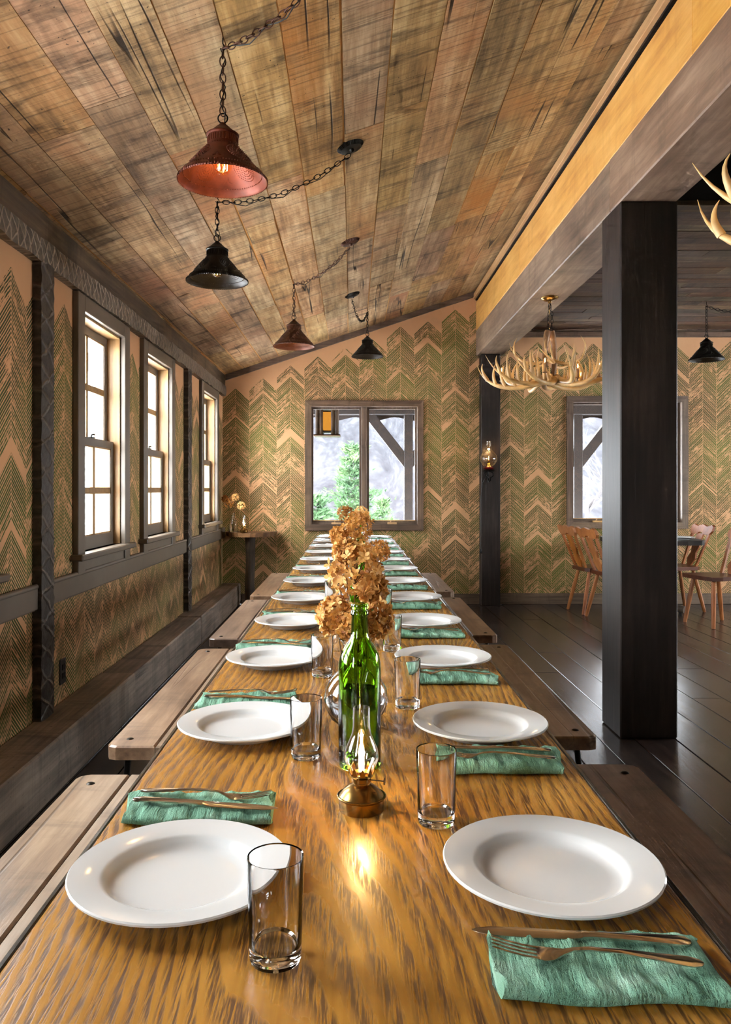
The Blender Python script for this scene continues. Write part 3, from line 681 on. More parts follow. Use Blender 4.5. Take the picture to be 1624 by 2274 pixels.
def setting(side, i, yc):
    s = -1 if side == 'l' else 1; xp = (-.213 if s < 0 else .254) + R.uniform(-.004, .004); yc += R.uniform(-.012, .012)
    place = ('on the window side, ' if s < 0 else 'on the post side, ') + ORD[i]; grp = 'window side place settings' if s < 0 else 'post side place settings'
    p = obj('dinner_plate', plate_me); p.location = (xp, yc, TT); p.rotation_euler.z = R.uniform(0, 6); tag(p, 'white rimmed dinner plate ' + place, 'plate', 'dinner plates, ' + grp)
    yn = yc + (.202 if s < 0 else -.196); xn = xp + (-.02 if s < 0 else .0)
    rz = R.uniform(-.05, .05) + (PI if s < 0 else 0) - (.05 if s > 0 and i == 0 else 0)
    if i == 0: yn += (.015 if s < 0 else .0)
    n = obj('napkin', nap_me[(i + (s > 0)) % 3]); n.location = (xn, yn, TT); n.rotation_euler.z = rz; tag(n, 'folded sage green napkin ' + place, 'napkin', 'napkins, ' + grp)
    ca, sa = math.cos(rz), math.sin(rz)
    def at(u, v): return (xn+u*ca-v*sa, yn+u*sa+v*ca, TT+.0215)
    k = thing('table_knife', 'steel table knife lying on the napkin ' + place, 'knife', at(-.01, .028+R.uniform(-.006, .006)), rz-.07+R.uniform(-.06, .04), 'knives, ' + grp)
    obj('blade', kb, k); obj('handle', kh, k)
    f = thing('dinner_fork', 'steel dinner fork lying on the napkin ' + place, 'fork', at(-.012, -.012+R.uniform(-.006, .006)), rz-.10+R.uniform(-.06, .04), 'forks, ' + grp)
    obj('fork_head', fh, f); obj('handle', fn, f)
    gx, gy = (-.080, yc-.152) if s < 0 else (.122, yc+.168)
    g = obj('tumbler', gl_me); g.location = (gx+R.uniform(-.004, .004), gy+R.uniform(-.01, .01), TT+.0004); tag(g, 'clear straight water glass ' + place, 'glass', 'tumblers, ' + grp)
for i in range(12):
    y = .985 + .61*i
    setting('l', i, y - .005); setting('r', i, y)

# ------------------------------------------------------------------ oil lamps
def oil_lamp(loc, rz, label, watts, sc=1.):
    t = thing('oil_lamp', label, 'lamp', loc, rz); t.scale = (sc,)*3
    MB().lathe([(.0001, 0), (.0340, 0), (.0345, .001), (.0350, .018), (.0372, .0200), (.0378, .0215), (.0366, .0225), (.0340, .0220), (.0320, .0240), (.0270, .0310), (.0180, .0370), (.0130, .0395), (.0130, .042), (.0001, .042)], 48).build('fuel_base', M['brass'], t, 40)
    bn = MB().lathe([(.0125, .0415), (.0150, .043), (.0150, .049), (.0165, .050), (.0185, .0525), (.0178, .056), (.0150, .056), (.0120, .052)], 36).build('burner', M['brass'], t, 40)
    m = MB()
    for k in range(10):
        a = 2*PI*k/10; c_, s_ = math.cos(a), math.sin(a)
        for q in (0,):
            w = .0042; P = [(-w, .0545, .0180), (w, .0545, .0180), (w*.9, .061, .0200), (0, .067, .0192), (-w*.9, .061, .0200)]
            o = len(m.v)
            for th in (0, .0007):
                for u, z, r in P: m.v.append(((r+th)*c_-u*s_, (r+th)*s_+u*c_, z))
            m.f += [tuple(o+i for i in range(5)), tuple(o+9-i for i in range(5))]+[(o+i, o+(i+1) % 5, o+5+(i+1) % 5, o+5+i) for i in range(5)]
    m.build('gallery_prongs', M['brass'], t)
    kn = MB().tube([(.013, 0, .046), (.036, -.002, .0465)], .0009, 6); kn.build('wick_shaft', M['bronze'], t)
    MB().tube([(.0358, -.002, .0465), (.0368, -.002, .0465)], .0055, 16).build('wick_knob', M['bronze'], t)
    MB().lathe([(.0150, .0555), (.0172, .060), (.0225, .0675), (.0262, .077), (.0265, .084), (.0245, .093), (.0195, .104), (.0150, .115), (.0132, .126), (.0128, .156), (.0116, .156), (.0120, .126), (.0138, .115), (.0183, .104), (.0233, .093), (.0253, .084), (.0250, .077), (.0213, .068), (.0160, .060), (.0140, .0555)], 36).build('chimney', M['chim'], t, 60)
    fl_ = MB().lathe([(.0001, .056), (.0035, .060), (.0048, .069), (.0040, .080), (.0022, .094), (.0008, .103), (.0001, .106)], 12).build('flame', M['flame'], t, 60)
    l = bpy.data.lights.new('flame_light', 'POINT'); l.energy = watts*.85; l.color = (1, .60, .22); l.shadow_soft_size = .005
    lo = obj('flame_light', l, t); lo.location = (0, 0, .078)
    return t
oil_lamp((.0145, 1.205, TT), -.25, 'small lit brass oil lamp in front of the green bottle', 5.5)

# ------------------------------------------------------------------ bottles
def bottle(loc, label):
    b = obj('wine_bottle', bot_me); b.location = loc; tag(b, label, 'bottle', 'green wine bottles'); return b
bot_me = fixn(MB().lathe([(.0001, .022), (.012, .019), (.026, .006), (.032, .0005), (.0355, .001), (.0372, .005), (.0375, .012), (.0375, .172), (.0368, .184), (.0335, .198), (.0270, .211), (.0200, .221), (.0162, .230), (.0150, .242), (.0143, .264), (.0143, .266), (.0160, .2665), (.0163, .273), (.0150, .2745), (.0148, .278), (.0156, .2795), (.0156, .285), (.0145, .287), (.0105, .287), (.0103, .264), (.0118, .240), (.0130, .230), (.0170, .2195), (.0240, .209), (.0305, .196), (.0338, .183), (.0345, .172), (.0345, .014), (.031, .010), (.020, .016), (.0001, .026)], 48).mesh('wine_bottle', M['green'], 50))
bottle((.0135, 1.392, TT+.0004), 'green glass wine bottle behind the lit oil lamp')
bottle((.030, 2.46, TT+.0004), 'green wine bottle half hidden behind the nearest flower vase')
bottle((.045, 4.45, TT+.0004), 'green wine bottle farther along the table')

# ------------------------------------------------------------------ dried hydrangeas in vases
def floret_mesh(sz, rr):
    m = MB()
    for k in range(4):
        a = k*PI/2 + rr.uniform(-.2, .2); L = sz*rr.uniform(.42, .55); w = L*.36; u = rr.uniform(.25, .6)
        c_, s_ = math.cos(a), math.sin(a)
        def P(r, t_, z): return (r*c_-t_*s_, r*s_+t_*c_, z)
        o = len(m.v)
        m.v += [P(0, 0, 0), P(L*.5, -w, L*u*.4), P(L*.55, 0, L*u*.22), P(L*.5, w, L*u*.4), P(L*.85, -w*.6, L*u*.75), P(L, 0, L*u*.95), P(L*.85, w*.6, L*u*.75)]
        m.f += [(o, o+1, o+2), (o, o+2, o+3), (o+1, o+4, o+5, o+2), (o+2, o+5, o+6, o+3)]
    return m
RF = random.Random(5)
fl_ms = [floret_mesh(.030, RF) for _ in range(5)]; fl_me = [m.mesh('floret', M['petal'], 60) for m in fl_ms]
def hydrangea(c, r, base, label, n=80, parts=True, group='dried hydrangea stems', fs=1.):
    t = thing('dried_hydrangea', label, 'flower', base, 0, group); c = Vector(c)-Vector(base)
    mid = c*.5 + Vector((c.x*.1, c.y*.1, 0))
    st = MB().tube([(0, 0, 0), mid*.6, mid*1.2, c], [.0022, .002, .0018, .0012], 6)
    for i in range(14):
        a = RF.uniform(0, 6.28); z = RF.uniform(-1, 1); q = math.sqrt(1-z*z); d = Vector((q*math.cos(a), q*math.sin(a), z))*r*.8
        st.tube([c-Vector((0, 0, r*.5)), c+d*.5, c+d], [.001, .0008, .0005], 4)
    st.build('stem', M['stem'], t)
    joined = MB(); g = (1+5**.5)/2
    for i in range(n):
        z = 1-2*(i+.5)/n; a = 2*PI*i/g + RF.uniform(-.2, .2); q = math.sqrt(max(0, 1-z*z))
        d = Vector((q*math.cos(a), q*math.sin(a), z)); d = (d+Vector([RF.uniform(-.25, .25) for _ in range(3)])).normalized()
        if z < -.93: continue
        p = c + d*r*RF.uniform(.72, 1.02); sc = RF.uniform(.8, 1.15)*fs
        e = (d+Vector([RF.uniform(-.55, .55) for _ in range(3)])).normalized()
        rot = e.to_track_quat('Z', 'Y') @ Matrix.Rotation(RF.uniform(0, 6.28), 3, 'Z').to_quaternion(); k = RF.randrange(5)
        if parts:
            o = obj('floret', fl_me[k], t); o.location = p; o.rotation_mode = 'QUATERNION'; o.rotation_quaternion = rot; o.scale = (sc,)*3
        else: joined.add([p + rot @ (Vector(v)*sc) for v in fl_ms[k].v], fl_ms[k].f)
    if not parts:
        o = joined.build('floret_cluster', M['petal'], t, 60); o['kind'] = 'stuff'
    return t
vase_prof = [(.0001, 0), (.030, 0), (.034, .002), (.052, .016), (.064, .040), (.0665, .058), (.063, .078), (.050, .100), (.032, .116), (.021, .128), (.0175, .140), (.019, .150), (.026, .166), (.0355, .180), (.0345, .181), (.025, .1665), (.0172, .150), (.0157, .140), (.0192, .129), (.030, .1175), (.048, .1015), (.061, .079), (.0645, .058), (.062, .041), (.050, .018), (.030, .005), (.0001, .004)]
vase_me = fixn(MB().lathe(vase_prof, 44).mesh('glass_body', M['vglass'], 60))
wat_me = fixn(MB().lathe([(.0001, .006), (.030, .007), (.0495, .0190), (.0612, .0415), (.0636, .053), (.0001, .053)], 44).mesh('water', M['water'], 60))
def vase(x, y, label):
    v = thing('flower_vase', label, 'vase', (x, y, TT+.0004), 0, 'round glass vases on the long table'); obj('glass_body', vase_me, v); obj('water', wat_me, v); return v
def heads(yd, lst, base, where, n, parts, fs):
    for k, (px, py, rp, dy, desc) in enumerate(lst):
        q = (yd+dy)/FP; hydrangea(((px-782)*q, yd+dy, H+(1085-py)*q), rp*q, base, 'golden brown dried hydrangea head, %s in the %s' % (desc, where), n, parts, 'dried hydrangeas in the ' + where, fs)
vase(.008, 1.63, 'round clear vase of dried hydrangeas nearest the camera')
heads(1.63, [(787, 1268, 60, 0, 'largest and uppermost'), (746, 1368, 42, -.02, 'lower left'), (832, 1374, 42, -.01, 'lower right'), (790, 1388, 40, -.05, 'lowest middle'), (826, 1305, 32, .03, 'right middle'), (768, 1225, 26, .02, 'small topmost')], (.008, 1.63, TT+.02), 'nearest vase', 135, True, .85)
vase(.010, 3.25, 'round clear vase second along the table')
heads(3.25, [(778, 1200, 44, 0, 'wide left'), (843, 1223, 24, .02, 'drooping right'), (797, 1168, 32, .03, 'upper middle'), (752, 1190, 20, .02, 'small left')], (.010, 3.25, TT+.02), 'second vase', 150, False, .75)
vase(.010, 5.10, 'round clear vase third along the table')
heads(5.10, [(768, 1140, 18, 0, 'upper left'), (802, 1144, 19, .02, 'upper right'), (786, 1172, 24, .0, 'middle')], (.010, 5.10, TT+.02), 'third vase', 120, False, .8)

# ------------------------------------------------------------------ pendant lamps on swagged chains
def link_mesh(L=.036, Wd=.020, r=.0021):
    m = MB(); pts = []; n = 14
    for i in range(n):
        a = 2*PI*i/n; pts.append(Vector((Wd/2*math.cos(a), 0, L/2*math.sin(a))) * (1 if True else 1))
    o = 0; k = 6
    for i in range(n):
        tg = (pts[(i+1) % n]-pts[i-1]).normalized(); nb = Vector((0, 1, 0)); na = tg.cross(nb)
        for j in range(k): m.v.append(tuple(pts[i]+(na*math.cos(2*PI*j/k)+nb*math.sin(2*PI*j/k))*r))
    for i in range(n):
        for j in range(k): m.f.append((i*k+j, i*k+(j+1) % k, ((i+1) % n)*k+(j+1) % k, ((i+1) % n)*k+j))
    return fixn(m.mesh('chain_link', M['iron'], 60))
link_me = link_mesh(); link_rust = link_me.copy(); link_rust.materials.clear(); link_rust.materials.append(M['rustd'])
def chain(parent, pts, me, pitch=.029, name='chain_link', sc=1.):
    pts = [Vector(p) for p in pts]; seg = [(b-a).length for a, b in zip(pts, pts[1:])]; tot = sum(seg); n = max(1, round(tot/(pitch*sc)))
    for i in range(n):
        d = (i+.5)/n*tot; k = 0
        while k < len(seg)-1 and d > seg[k]: d -= seg[k]; k += 1
        p = pts[k].lerp(pts[k+1], d/seg[k]); tg = (pts[k+1]-pts[k]).normalized()
        o = obj(name, me, parent); o.location = p; o.rotation_mode = 'QUATERNION'; o.scale = (sc,)*3
        o.rotation_quaternion = tg.to_track_quat('Z', 'Y') @ Matrix.Rotation((i % 2)*PI/2+.4, 3, 'Z').to_quaternion()
def sagline(a, b, sag, n=14):
    a, b = Vector(a), Vector(b); return [a.lerp(b, i/n) - Vector((0, 0, sag*4*(i/n)*(1-i/n))) for i in range(n+1)]
RIM = .1485
def shade_meshes(mat, nm):
    prof = [(RIM, 0), (RIM+.0015, .004), (RIM-.001, .009), (.135, .022), (.052, .118), (.050, .121), (.050, .150), (.0545, .153), (.0545, .157), (.049, .158), (.012, .192), (.010, .196), (.0001, .198)]
    inner = [(.0001, .155), (.0475, .150), (.0485, .120), (.0505, .117), (.1335, .021), (RIM-.0025, .008), (RIM-.001, .001)]
    sh = fixn(MB().lathe(prof+inner, 64, closed=False).mesh('shade', mat, 35))
    d = MB(); rr = random.Random(3)
    def dot(a, s, r=.0022):
        r *= 1.45
        """bead straddling the tin at angle a and slant position s (0 rim, 1 collar)"""
        R0 = .135+(.052-.135)*s; z = .022+(.118-.022)*s; c_ = Vector((R0*math.cos(a), R0*math.sin(a), z)); nrm = Vector((math.cos(a)*.76, math.sin(a)*.76, .65)); tg = Vector((-math.sin(a), math.cos(a), 0)); up = nrm.cross(tg)
        P = [c_+nrm*.0036, c_+tg*r, c_+up*r, c_-tg*r, c_-up*r, c_-nrm*.0052]
        d.add(P, [(0,1,2),(0,2,3),(0,3,4),(0,4,1),(5,2,1),(5,3,2),(5,4,3),(5,1,4)])
    for k in range(90): dot(2*PI*k/90, .03)
    for k in range(40): dot(2*PI*k/40, .96, .0013)
    for q in range(4):
        a0 = PI/4+q*PI/2
        for ring in range(1, 6):
            nn = 8*ring
            for k in range(nn):
                th = 2*PI*k/nn; u, v = ring*.0085*math.cos(th), ring*.0085*math.sin(th)
                s = .50+v/.127; R0 = .135-.083*s
                if .06 < s < .93: dot(a0+u/R0, s, .0017)
        for k in range(3):
            a1 = a0+PI/4; th = 2*PI*k/3+PI/2
            for e in (.006, .010, .014): dot(a1+e*math.cos(th)/.11, .25+e*math.sin(th)/.127, .0014)
    for k in range(96):   # crimped rim and collar ribs
        a = 2*PI*k/96; c_, s_ = math.cos(a), math.sin(a)
        d.tube([((RIM+.001)*c_, (RIM+.001)*s_, -.001), ((RIM+.0012)*c_, (RIM+.0012)*s_, .008)], .0016, 4)
    for k in range(36):
        a = 2*PI*k/36; c_, s_ = math.cos(a), math.sin(a); d.tube([(.0503*c_, .0503*s_, .127), (.0503*c_, .0503*s_, .146)], .0018, 4)
    return sh, d.mesh('punched_pattern', mat)
bulb_me = fixn(MB().lathe([(.0001, -.062), (.012, -.060), (.023, -.051), (.0295, -.036), (.030, -.024), (.026, -.008), (.018, .008), (.0135, .020), (.013, .028)], 28).mesh('bulb', M['bulb'], 60))
sock_me = fixn(MB().lathe([(.0001, .070), (.018, .070), (.019, .066), (.019, .030), (.015, .026), (.0001, .026)], 20).mesh('socket', M['brass'], 40))
m = MB()
for k in range(5):
    a = 2*PI*k/5; m.tube([(.004*math.cos(a), .004*math.sin(a), .016), (.016*math.cos(a), .016*math.sin(a), -.012), (.014*math.cos(a+.4), .014*math.sin(a+.4), -.046)], .0011, 5)
fil_me = m.mesh('filament', M['filament'])
can_me = {}
def canopy_mesh(mat):
    m = MB().lathe([(.066, 0), (.067, -.004), (.052, -.018), (.048, -.020), (.012, -.021), (.011, -.028), (.006, -.034), (.0001, -.035)], 40)
    for k in range(48):
        a = 2*PI*k/48; c_, s_ = math.cos(a), math.sin(a); m.tube([(.066*c_, .066*s_, -.004), (.0525*c_, .0525*s_, -.018)], .0019, 4)
    return fixn(m.mesh('canopy', mat, 40))
SH = {k: shade_meshes(M[k], k) for k in ('rust', 'tin', 'rustd')}
def pendant(x, y, zr, tin, cx, cyy, sag, label, link, top=None, sc=1., watts=9., tilt=(0, 0), canopy=True):
    zt = (ceilz(x) if top is None else top) - .012
    t = thing('pendant_lamp', label, 'pendant lamp', (x, y, zr), 0, 'punched tin pendant lamps')
    sh, pt = SH[tin]
    for o in (obj('shade', sh, t), obj('punched_pattern', pt, t)): o.scale = (sc,)*3
    for nm, me in (('socket', sock_me), ('bulb', bulb_me), ('filament', fil_me)):
        o = obj(nm, me, t); o.location = (0, 0, .085*sc); o.scale = (sc,)*3
    zc = .197*sc
    ring = MB(); n = 20
    ring.tube([(.016*math.cos(2*PI*i/n), 0, zc+.016+.016*math.sin(2*PI*i/n)) for i in range(n+1)], .0024, 8, False); ring.build('hanging_ring', M['iron'], t, 60)
    hook = Vector((0, 0, zt-zr))
    chain(t, [(0, 0, zc+.026), hook-Vector((0, 0, .03))], link)
    MB().tube([(0, 0, hook.z+.012), (0, 0, hook.z-.012), (.010, 0, hook.z-.026), (.003, 0, hook.z-.036), (-.008, 0, hook.z-.028)], .0022, 8).build('ceiling_hook', M['iron'], t, 60)
    c2z = (ceilz(cx) if top is None else top) - .045
    dst = Vector((cx-x, cyy-y, c2z-zr)); sw = sagline(hook-Vector((0, 0, .03)), dst, sag)
    chain(t, sw, link)
    cdp = [(.006, 0, zc)]; zz = zc
    L0 = hook.z-.03-zc
    for i in range(1, 9): cdp.append((.009*math.sin(i*2.1), .006*math.cos(i*1.7), zc+L0*i/8))
    cdp += [p+Vector((.004*math.sin(i*2.2), .004, -.008+.012*math.sin(i*1.6))) for i, p in enumerate(sw)][1:]
    MB().tube(cdp, .0021, 6).build('lamp_cord', M['cord'], t, 60)
    if canopy:
        if tin not in can_me: can_me[tin] = canopy_mesh(M[tin])
        o = obj('canopy', can_me[tin], t); o.location = (dst.x, dst.y, dst.z+.044)
        if top is None: o.rotation_euler = (0, -math.atan(.335), 0)
    l = bpy.data.lights.new('bulb_light', 'POINT'); l.energy = watts*.07; l.color = (1, .72, .4); l.shadow_soft_size = .012
    lo = obj('bulb_light', l, t); lo.location = (0, 0, .05*sc)
    return t
pendant(-.433, 2.64, 2.252, 'rust', .02, 2.30, .05, 'rust red punched tin pendant lamp nearest the camera', link_rust)
pendant(-.657, 3.84, 2.232, 'tin', -.01, 3.80, .07, 'black punched tin pendant lamp behind the rust red one', link_me)
pendant(-.420, 5.70, 2.250, 'rustd', -.015, 5.26, .05, 'rusty brown pendant lamp, third along the table', link_rust)
pendant(.146, 7.45, 2.470, 'tin', .0, 6.72, .13, 'small black pendant lamp in front of the far chevron wall', link_me)
pendant(3.15, 7.00, 2.365, 'tin', 3.75, 6.9, .06, 'black pendant lamp in the dark dining area beside the post', link_me, top=2.885, watts=2.)

# ------------------------------------------------------------------ antler chandeliers
RA = random.Random(11)
def bez(p0, p1, p2, p3, n):
    p = [Vector(q) for q in (p0, p1, p2, p3)]; out = []
    for i in range(n+1):
        t = i/n; s = 1-t; out.append(p[0]*s**3+p[1]*3*s*s*t+p[2]*3*s*t*t+p[3]*t**3)
    return out
def antler_mesh(L, rise, seed, nt=4, r0=.021):
    """whitetail antler: main beam along +x sweeping up to a point, tines rising from it"""
    rr = random.Random(seed); m = MB(); cv = rr.uniform(.06, .13)
    main = bez((0, 0, 0), (L*.30, cv, -.06), (L*.85, cv*.9, -.05), (L, -.02, rise), 16)
    rad = [r0*(1.12 if i == 0 else (1-.45*i/16) if i < 11 else (1-.45*i/16)*(1-(i-10)/6.6)) for i in range(17)]
    m.tube(main, rad, 10)
    m.tube([main[0]-Vector((.008, 0, 0)), main[0]+Vector((.004, 0, 0))], r0*1.45, 10)
    for k in range(nt):
        i = int(4+k*(8/max(1, nt-1))); b = main[i]; h = (.13+.07*rr.random())*(1 if 0 < k < nt-1 else .8)
        out = rr.uniform(-.02, .05); tn = bez(b, b+Vector((.02, .01, h*.35)), b+Vector((.02+out, .0, h*.7)), b+Vector((out-.01, rr.uniform(-.03, .02), h)), 8)
        m.tube(tn, [r0*.68*(1-(j/8)**1.4*.93) for j in range(9)], 8)
    return m.mesh('antler', M['antler'], 70)
ANT = [antler_mesh(.50, .19, s, 5) for s in (1, 2, 3)]; ANT_S = [antler_mesh(.27, .12, s, 2, .013) for s in (7, 8)]
cand_me = fixn(MB().lathe([(.0001, 0), (.016, 0), (.017, .004), (.009, .006), (.0085, .010), (.0085, .062), (.0075, .063), (.0001, .063)], 16).mesh('candle_sleeve', M['candle'], 40))
cb_me = fixn(MB().lathe([(.0001, .063), (.006, .064), (.0115, .074), (.0135, .086), (.011, .100), (.005, .114), (.0012, .124), (.0001, .127)], 16).mesh('candle_bulb', M['bulb'], 60))
cf_me = MB().lathe([(.0001, .070), (.003, .074), (.0035, .086), (.002, .098), (.0001, .102)], 8).mesh('candle_filament', M['filament'], 60)
def chandelier(x, y, zb, rz, label):
    t = thing('antler_chandelier', label, 'chandelier', (x, y, zb), rz, 'antler chandeliers')
    ztop = 2.634-zb
    for k in range(10):
        a = 2*PI*k/10; o = obj('antler', ANT[k % 3], t); o.location = (.055*math.cos(a+1.2), .055*math.sin(a+1.2), .05+.018*(k % 2)); o.rotation_euler = (RA.uniform(-.12, .12), RA.uniform(-.02, .10), a+RA.uniform(-.08, .08))
    for k in range(5):
        a = 2*PI*k/5+.3; o = obj('upper_antler', ANT_S[k % 2], t); o.location = (.03*math.cos(a), .03*math.sin(a), .20); o.rotation_euler = (RA.uniform(-.2, .2), RA.uniform(-.15, .1), a)
    cm = MB()
    for s in (-1, 1): cm.tube(bez((s*.012, 0, .03), (s*.05, 0, .16), (s*.05, s*.01, .30), (s*.014, 0, .42), 12), [.016, .017, .018, .019, .019, .019, .018, .018, .019, .020, .022, .024, .022], 10)
    cm.build('centre_antlers', M['antlerd'], t, 70)
    for k in range(8):
        a = 2*PI*k/8+.25; r = .30+.05*(k % 2); g = thing_part('candle_arm', cand_me, t); g.location = (r*math.cos(a), r*math.sin(a), .035+.03*(k % 2))
        obj('candle_bulb', cb_me, g); obj('candle_filament', cf_me, g)
    ztc = ztop-.05
    for s, e in ((1, .42), (-1, .20)): chain(t, [(s*.015, 0, e), (s*.022, .004, e+.12), (0, 0, ztc)], link_me)
    MB().tube([(.01*math.sin(i*1.3), .012*math.cos(i*1.1), .36+(ztc-.36)*i/10) for i in range(11)], .0025, 6).build('lamp_cord', M['brass'], t, 60)
    fixed = fixn(MB().lathe([(.062, 0), (.064, -.006), (.060, -.014), (.040, -.026), (.012, -.032), (.010, -.046), (.0001, -.048)], 36).mesh('canopy', M['brass'], 40))
    o = obj('canopy', fixed, t); o.location = (0, 0, ztop)
    l = bpy.data.lights.new('candle_light', 'POINT'); l.energy = .7; l.color = (1, .7, .38); l.shadow_soft_size = .12
    lo = obj('candle_light', l, t); lo.location = (0, 0, .36)
    return t
def thing_part(name, me, parent): return obj(name, me, parent)
chandelier(1.455, 5.80, 1.965, .2, 'antler chandelier hanging from the beam left of the big post')
chandelier(1.450, 2.08, 1.880, 2.35, 'antler chandelier at the right edge, only its tines in view')

# ------------------------------------------------------------------ wall sconce on the far post
def sconce():
    t = thing('oil_lamp_sconce', 'glass oil lamp sconce with ruby rim on the far post', 'wall lamp', (1.42, D-.19, 1.42))
    MB().lathe([(.0001, 0), (.03, .002), (.052, .010), (.056, .016), (.052, .022), (.030, .026), (.0001, .026)], 28).build('fount', M['redglass'], t, 40)
    MB().lathe([(.028, .024), (.060, .046), (.083, .085), (.089, .118), (.080, .152), (.058, .184), (.036, .206), (.029, .235), (.024, .272), (.023, .30), (.0215, .30), (.0225, .27), (.0275, .235), (.0345, .206), (.056, .184), (.078, .152), (.087, .118), (.081, .085), (.058, .046), (.026, .026)], 36).build('globe', M['chim'], t, 60)
    MB().lathe([(.0001, .026), (.026, .028), (.028, .045), (.018, .062), (.012, .085), (.010, .10), (.0001, .10)], 20).build('burner', M['brass'], t, 40)
    MB().lathe([(.0001, .10), (.008, .104), (.010, .13), (.004, .165), (.0001, .17)], 10).build('candle_bulb', M['bulb'], t, 60)
    MB().lathe([(.0001, .102), (.0025, .106), (.003, .125), (.0001, .145)], 8).build('filament', M['filament'], t)
    m = MB().lathe([(.0001, -.012), (.058, -.010), (.062, -.004), (.058, .002), (.0001, .002)], 24)
    m.tube([(.01, .0, -.012), (.045, .0, -.03), (.05, .01, -.06), (.02, .03, -.085), (.03, .048, -.11)], .006, 8).tube([(-.01, 0, -.012), (-.045, .0, -.03), (-.03, .01, -.06), (.0, .03, -.085), (.02, .048, -.12)], .006, 8).tube([(0, .048, -.13), (0, .048, .0)], .010, 8).tube([(0, .045, -.01), (0, .0, -.012)], .008, 8)
    for k in range(8):
        a = 2*PI*k/8; m.tube([(.05*math.cos(a), .05*math.sin(a), -.01), (.044*math.cos(a), .044*math.sin(a), -.024), (.036*math.cos(a), .036*math.sin(a), -.012)], .003, 5)
    m.build('iron_bracket', M['iron'], t, 60)
    MB().tube([(-.01, .045, -.05), (-.06, .05, -.14), (-.074, .053, -.30), (-.076, .053, -.75), (-.074, .053, -.86)], .0035, 6).cbox(-.086, .04, -.87, -.064, .054, -.83, .003).build('lamp_cord', M['cord'], t, 60)
    l = bpy.data.lights.new('sconce_light', 'POINT'); l.energy = .6; l.color = (1, .66, .3); l.shadow_soft_size = .02
    lo = obj('sconce_light', l, t); lo.location = (0, 0, .19)
sconce()
# outlet on the left wall
t = thing('wall_outlet', 'black outlet cover low on the papered window wall', 'outlet', (WL, 3.735, .36))
MB().cbox(0, -.037, -.06, .006, .037, .06, .0025).build('cover_plate', M['outlet'], t)
for dz in (-.02, .02): MB().cbox(.005, -.017, dz-.014, .008, .017, dz+.014, .002).build('receptacle', M['iron'], t)

# ------------------------------------------------------------------ corner shelf with little vase and lamp
t = thing('corner_table', 'live edge half round corner table on a log leg', 'table', (-1.08, 8.12, 0))
poly = []
for i in range(33):
    a = PI + PI*i/32; r = 1+RA.uniform(-.025, .025); poly.append((.02+.27*math.cos(a)*r, .22+.33*math.sin(a)*r))
me = MB().prism(poly, lambda u, v, d: (u+(.0 if d > .74 else u*-.06), v*(1 if d > .74 else .96), d), .728, .775).mesh('slab_top', M['slab']); fixn(me); obj('slab_top', me, t)
MB().tube([(.03, .04, 0), (.02, .03, .25), (.03, .05, .5), (.025, .04, .729)], [.06, .05, .047, .055], 12).build('log_leg', M['log'], t, 60)
for a in (.3, 2.3, 4.4): MB().tube([(.03, .04, .05), (.03+.13*math.cos(a), .04+.13*math.sin(a), .012)], [.02, .012], 8).build('foot', M['log'], t, 60)
v = thing('bud_vase', 'slim clear bottle vase on the corner table', 'vase', (-1.225, 8.12, .7755))
MB().lathe([(.0001, 0), (.042, 0), (.045, .004), (.045, .085), (.038, .115), (.020, .145), (.016, .17), (.019, .20), (.0165, .20), (.0135, .17), (.0175, .143), (.035, .113), (.042, .085), (.042, .007), (.0001, .006)], 28).build('glass_body', M['vglass'], v, 50)
for (dx, dz, r, ds) in ((-.045, .30, .055, 'largest'), (.085, .275, .042, 'right'), (.02, .36, .038, 'top'), (-.085, .345, .035, 'left')):
    hydrangea((-1.225+dx, 8.12, .7755+dz), r, (-1.225, 8.12, .79), 'dried hydrangea, %s in the corner table bottle vase' % ds, 46, False, 'dried hydrangeas on the corner table', .9)
oil_lamp((-1.105, 8.05, .7755), .4, 'tiny lit oil lamp on the corner table', 5., 1.15)

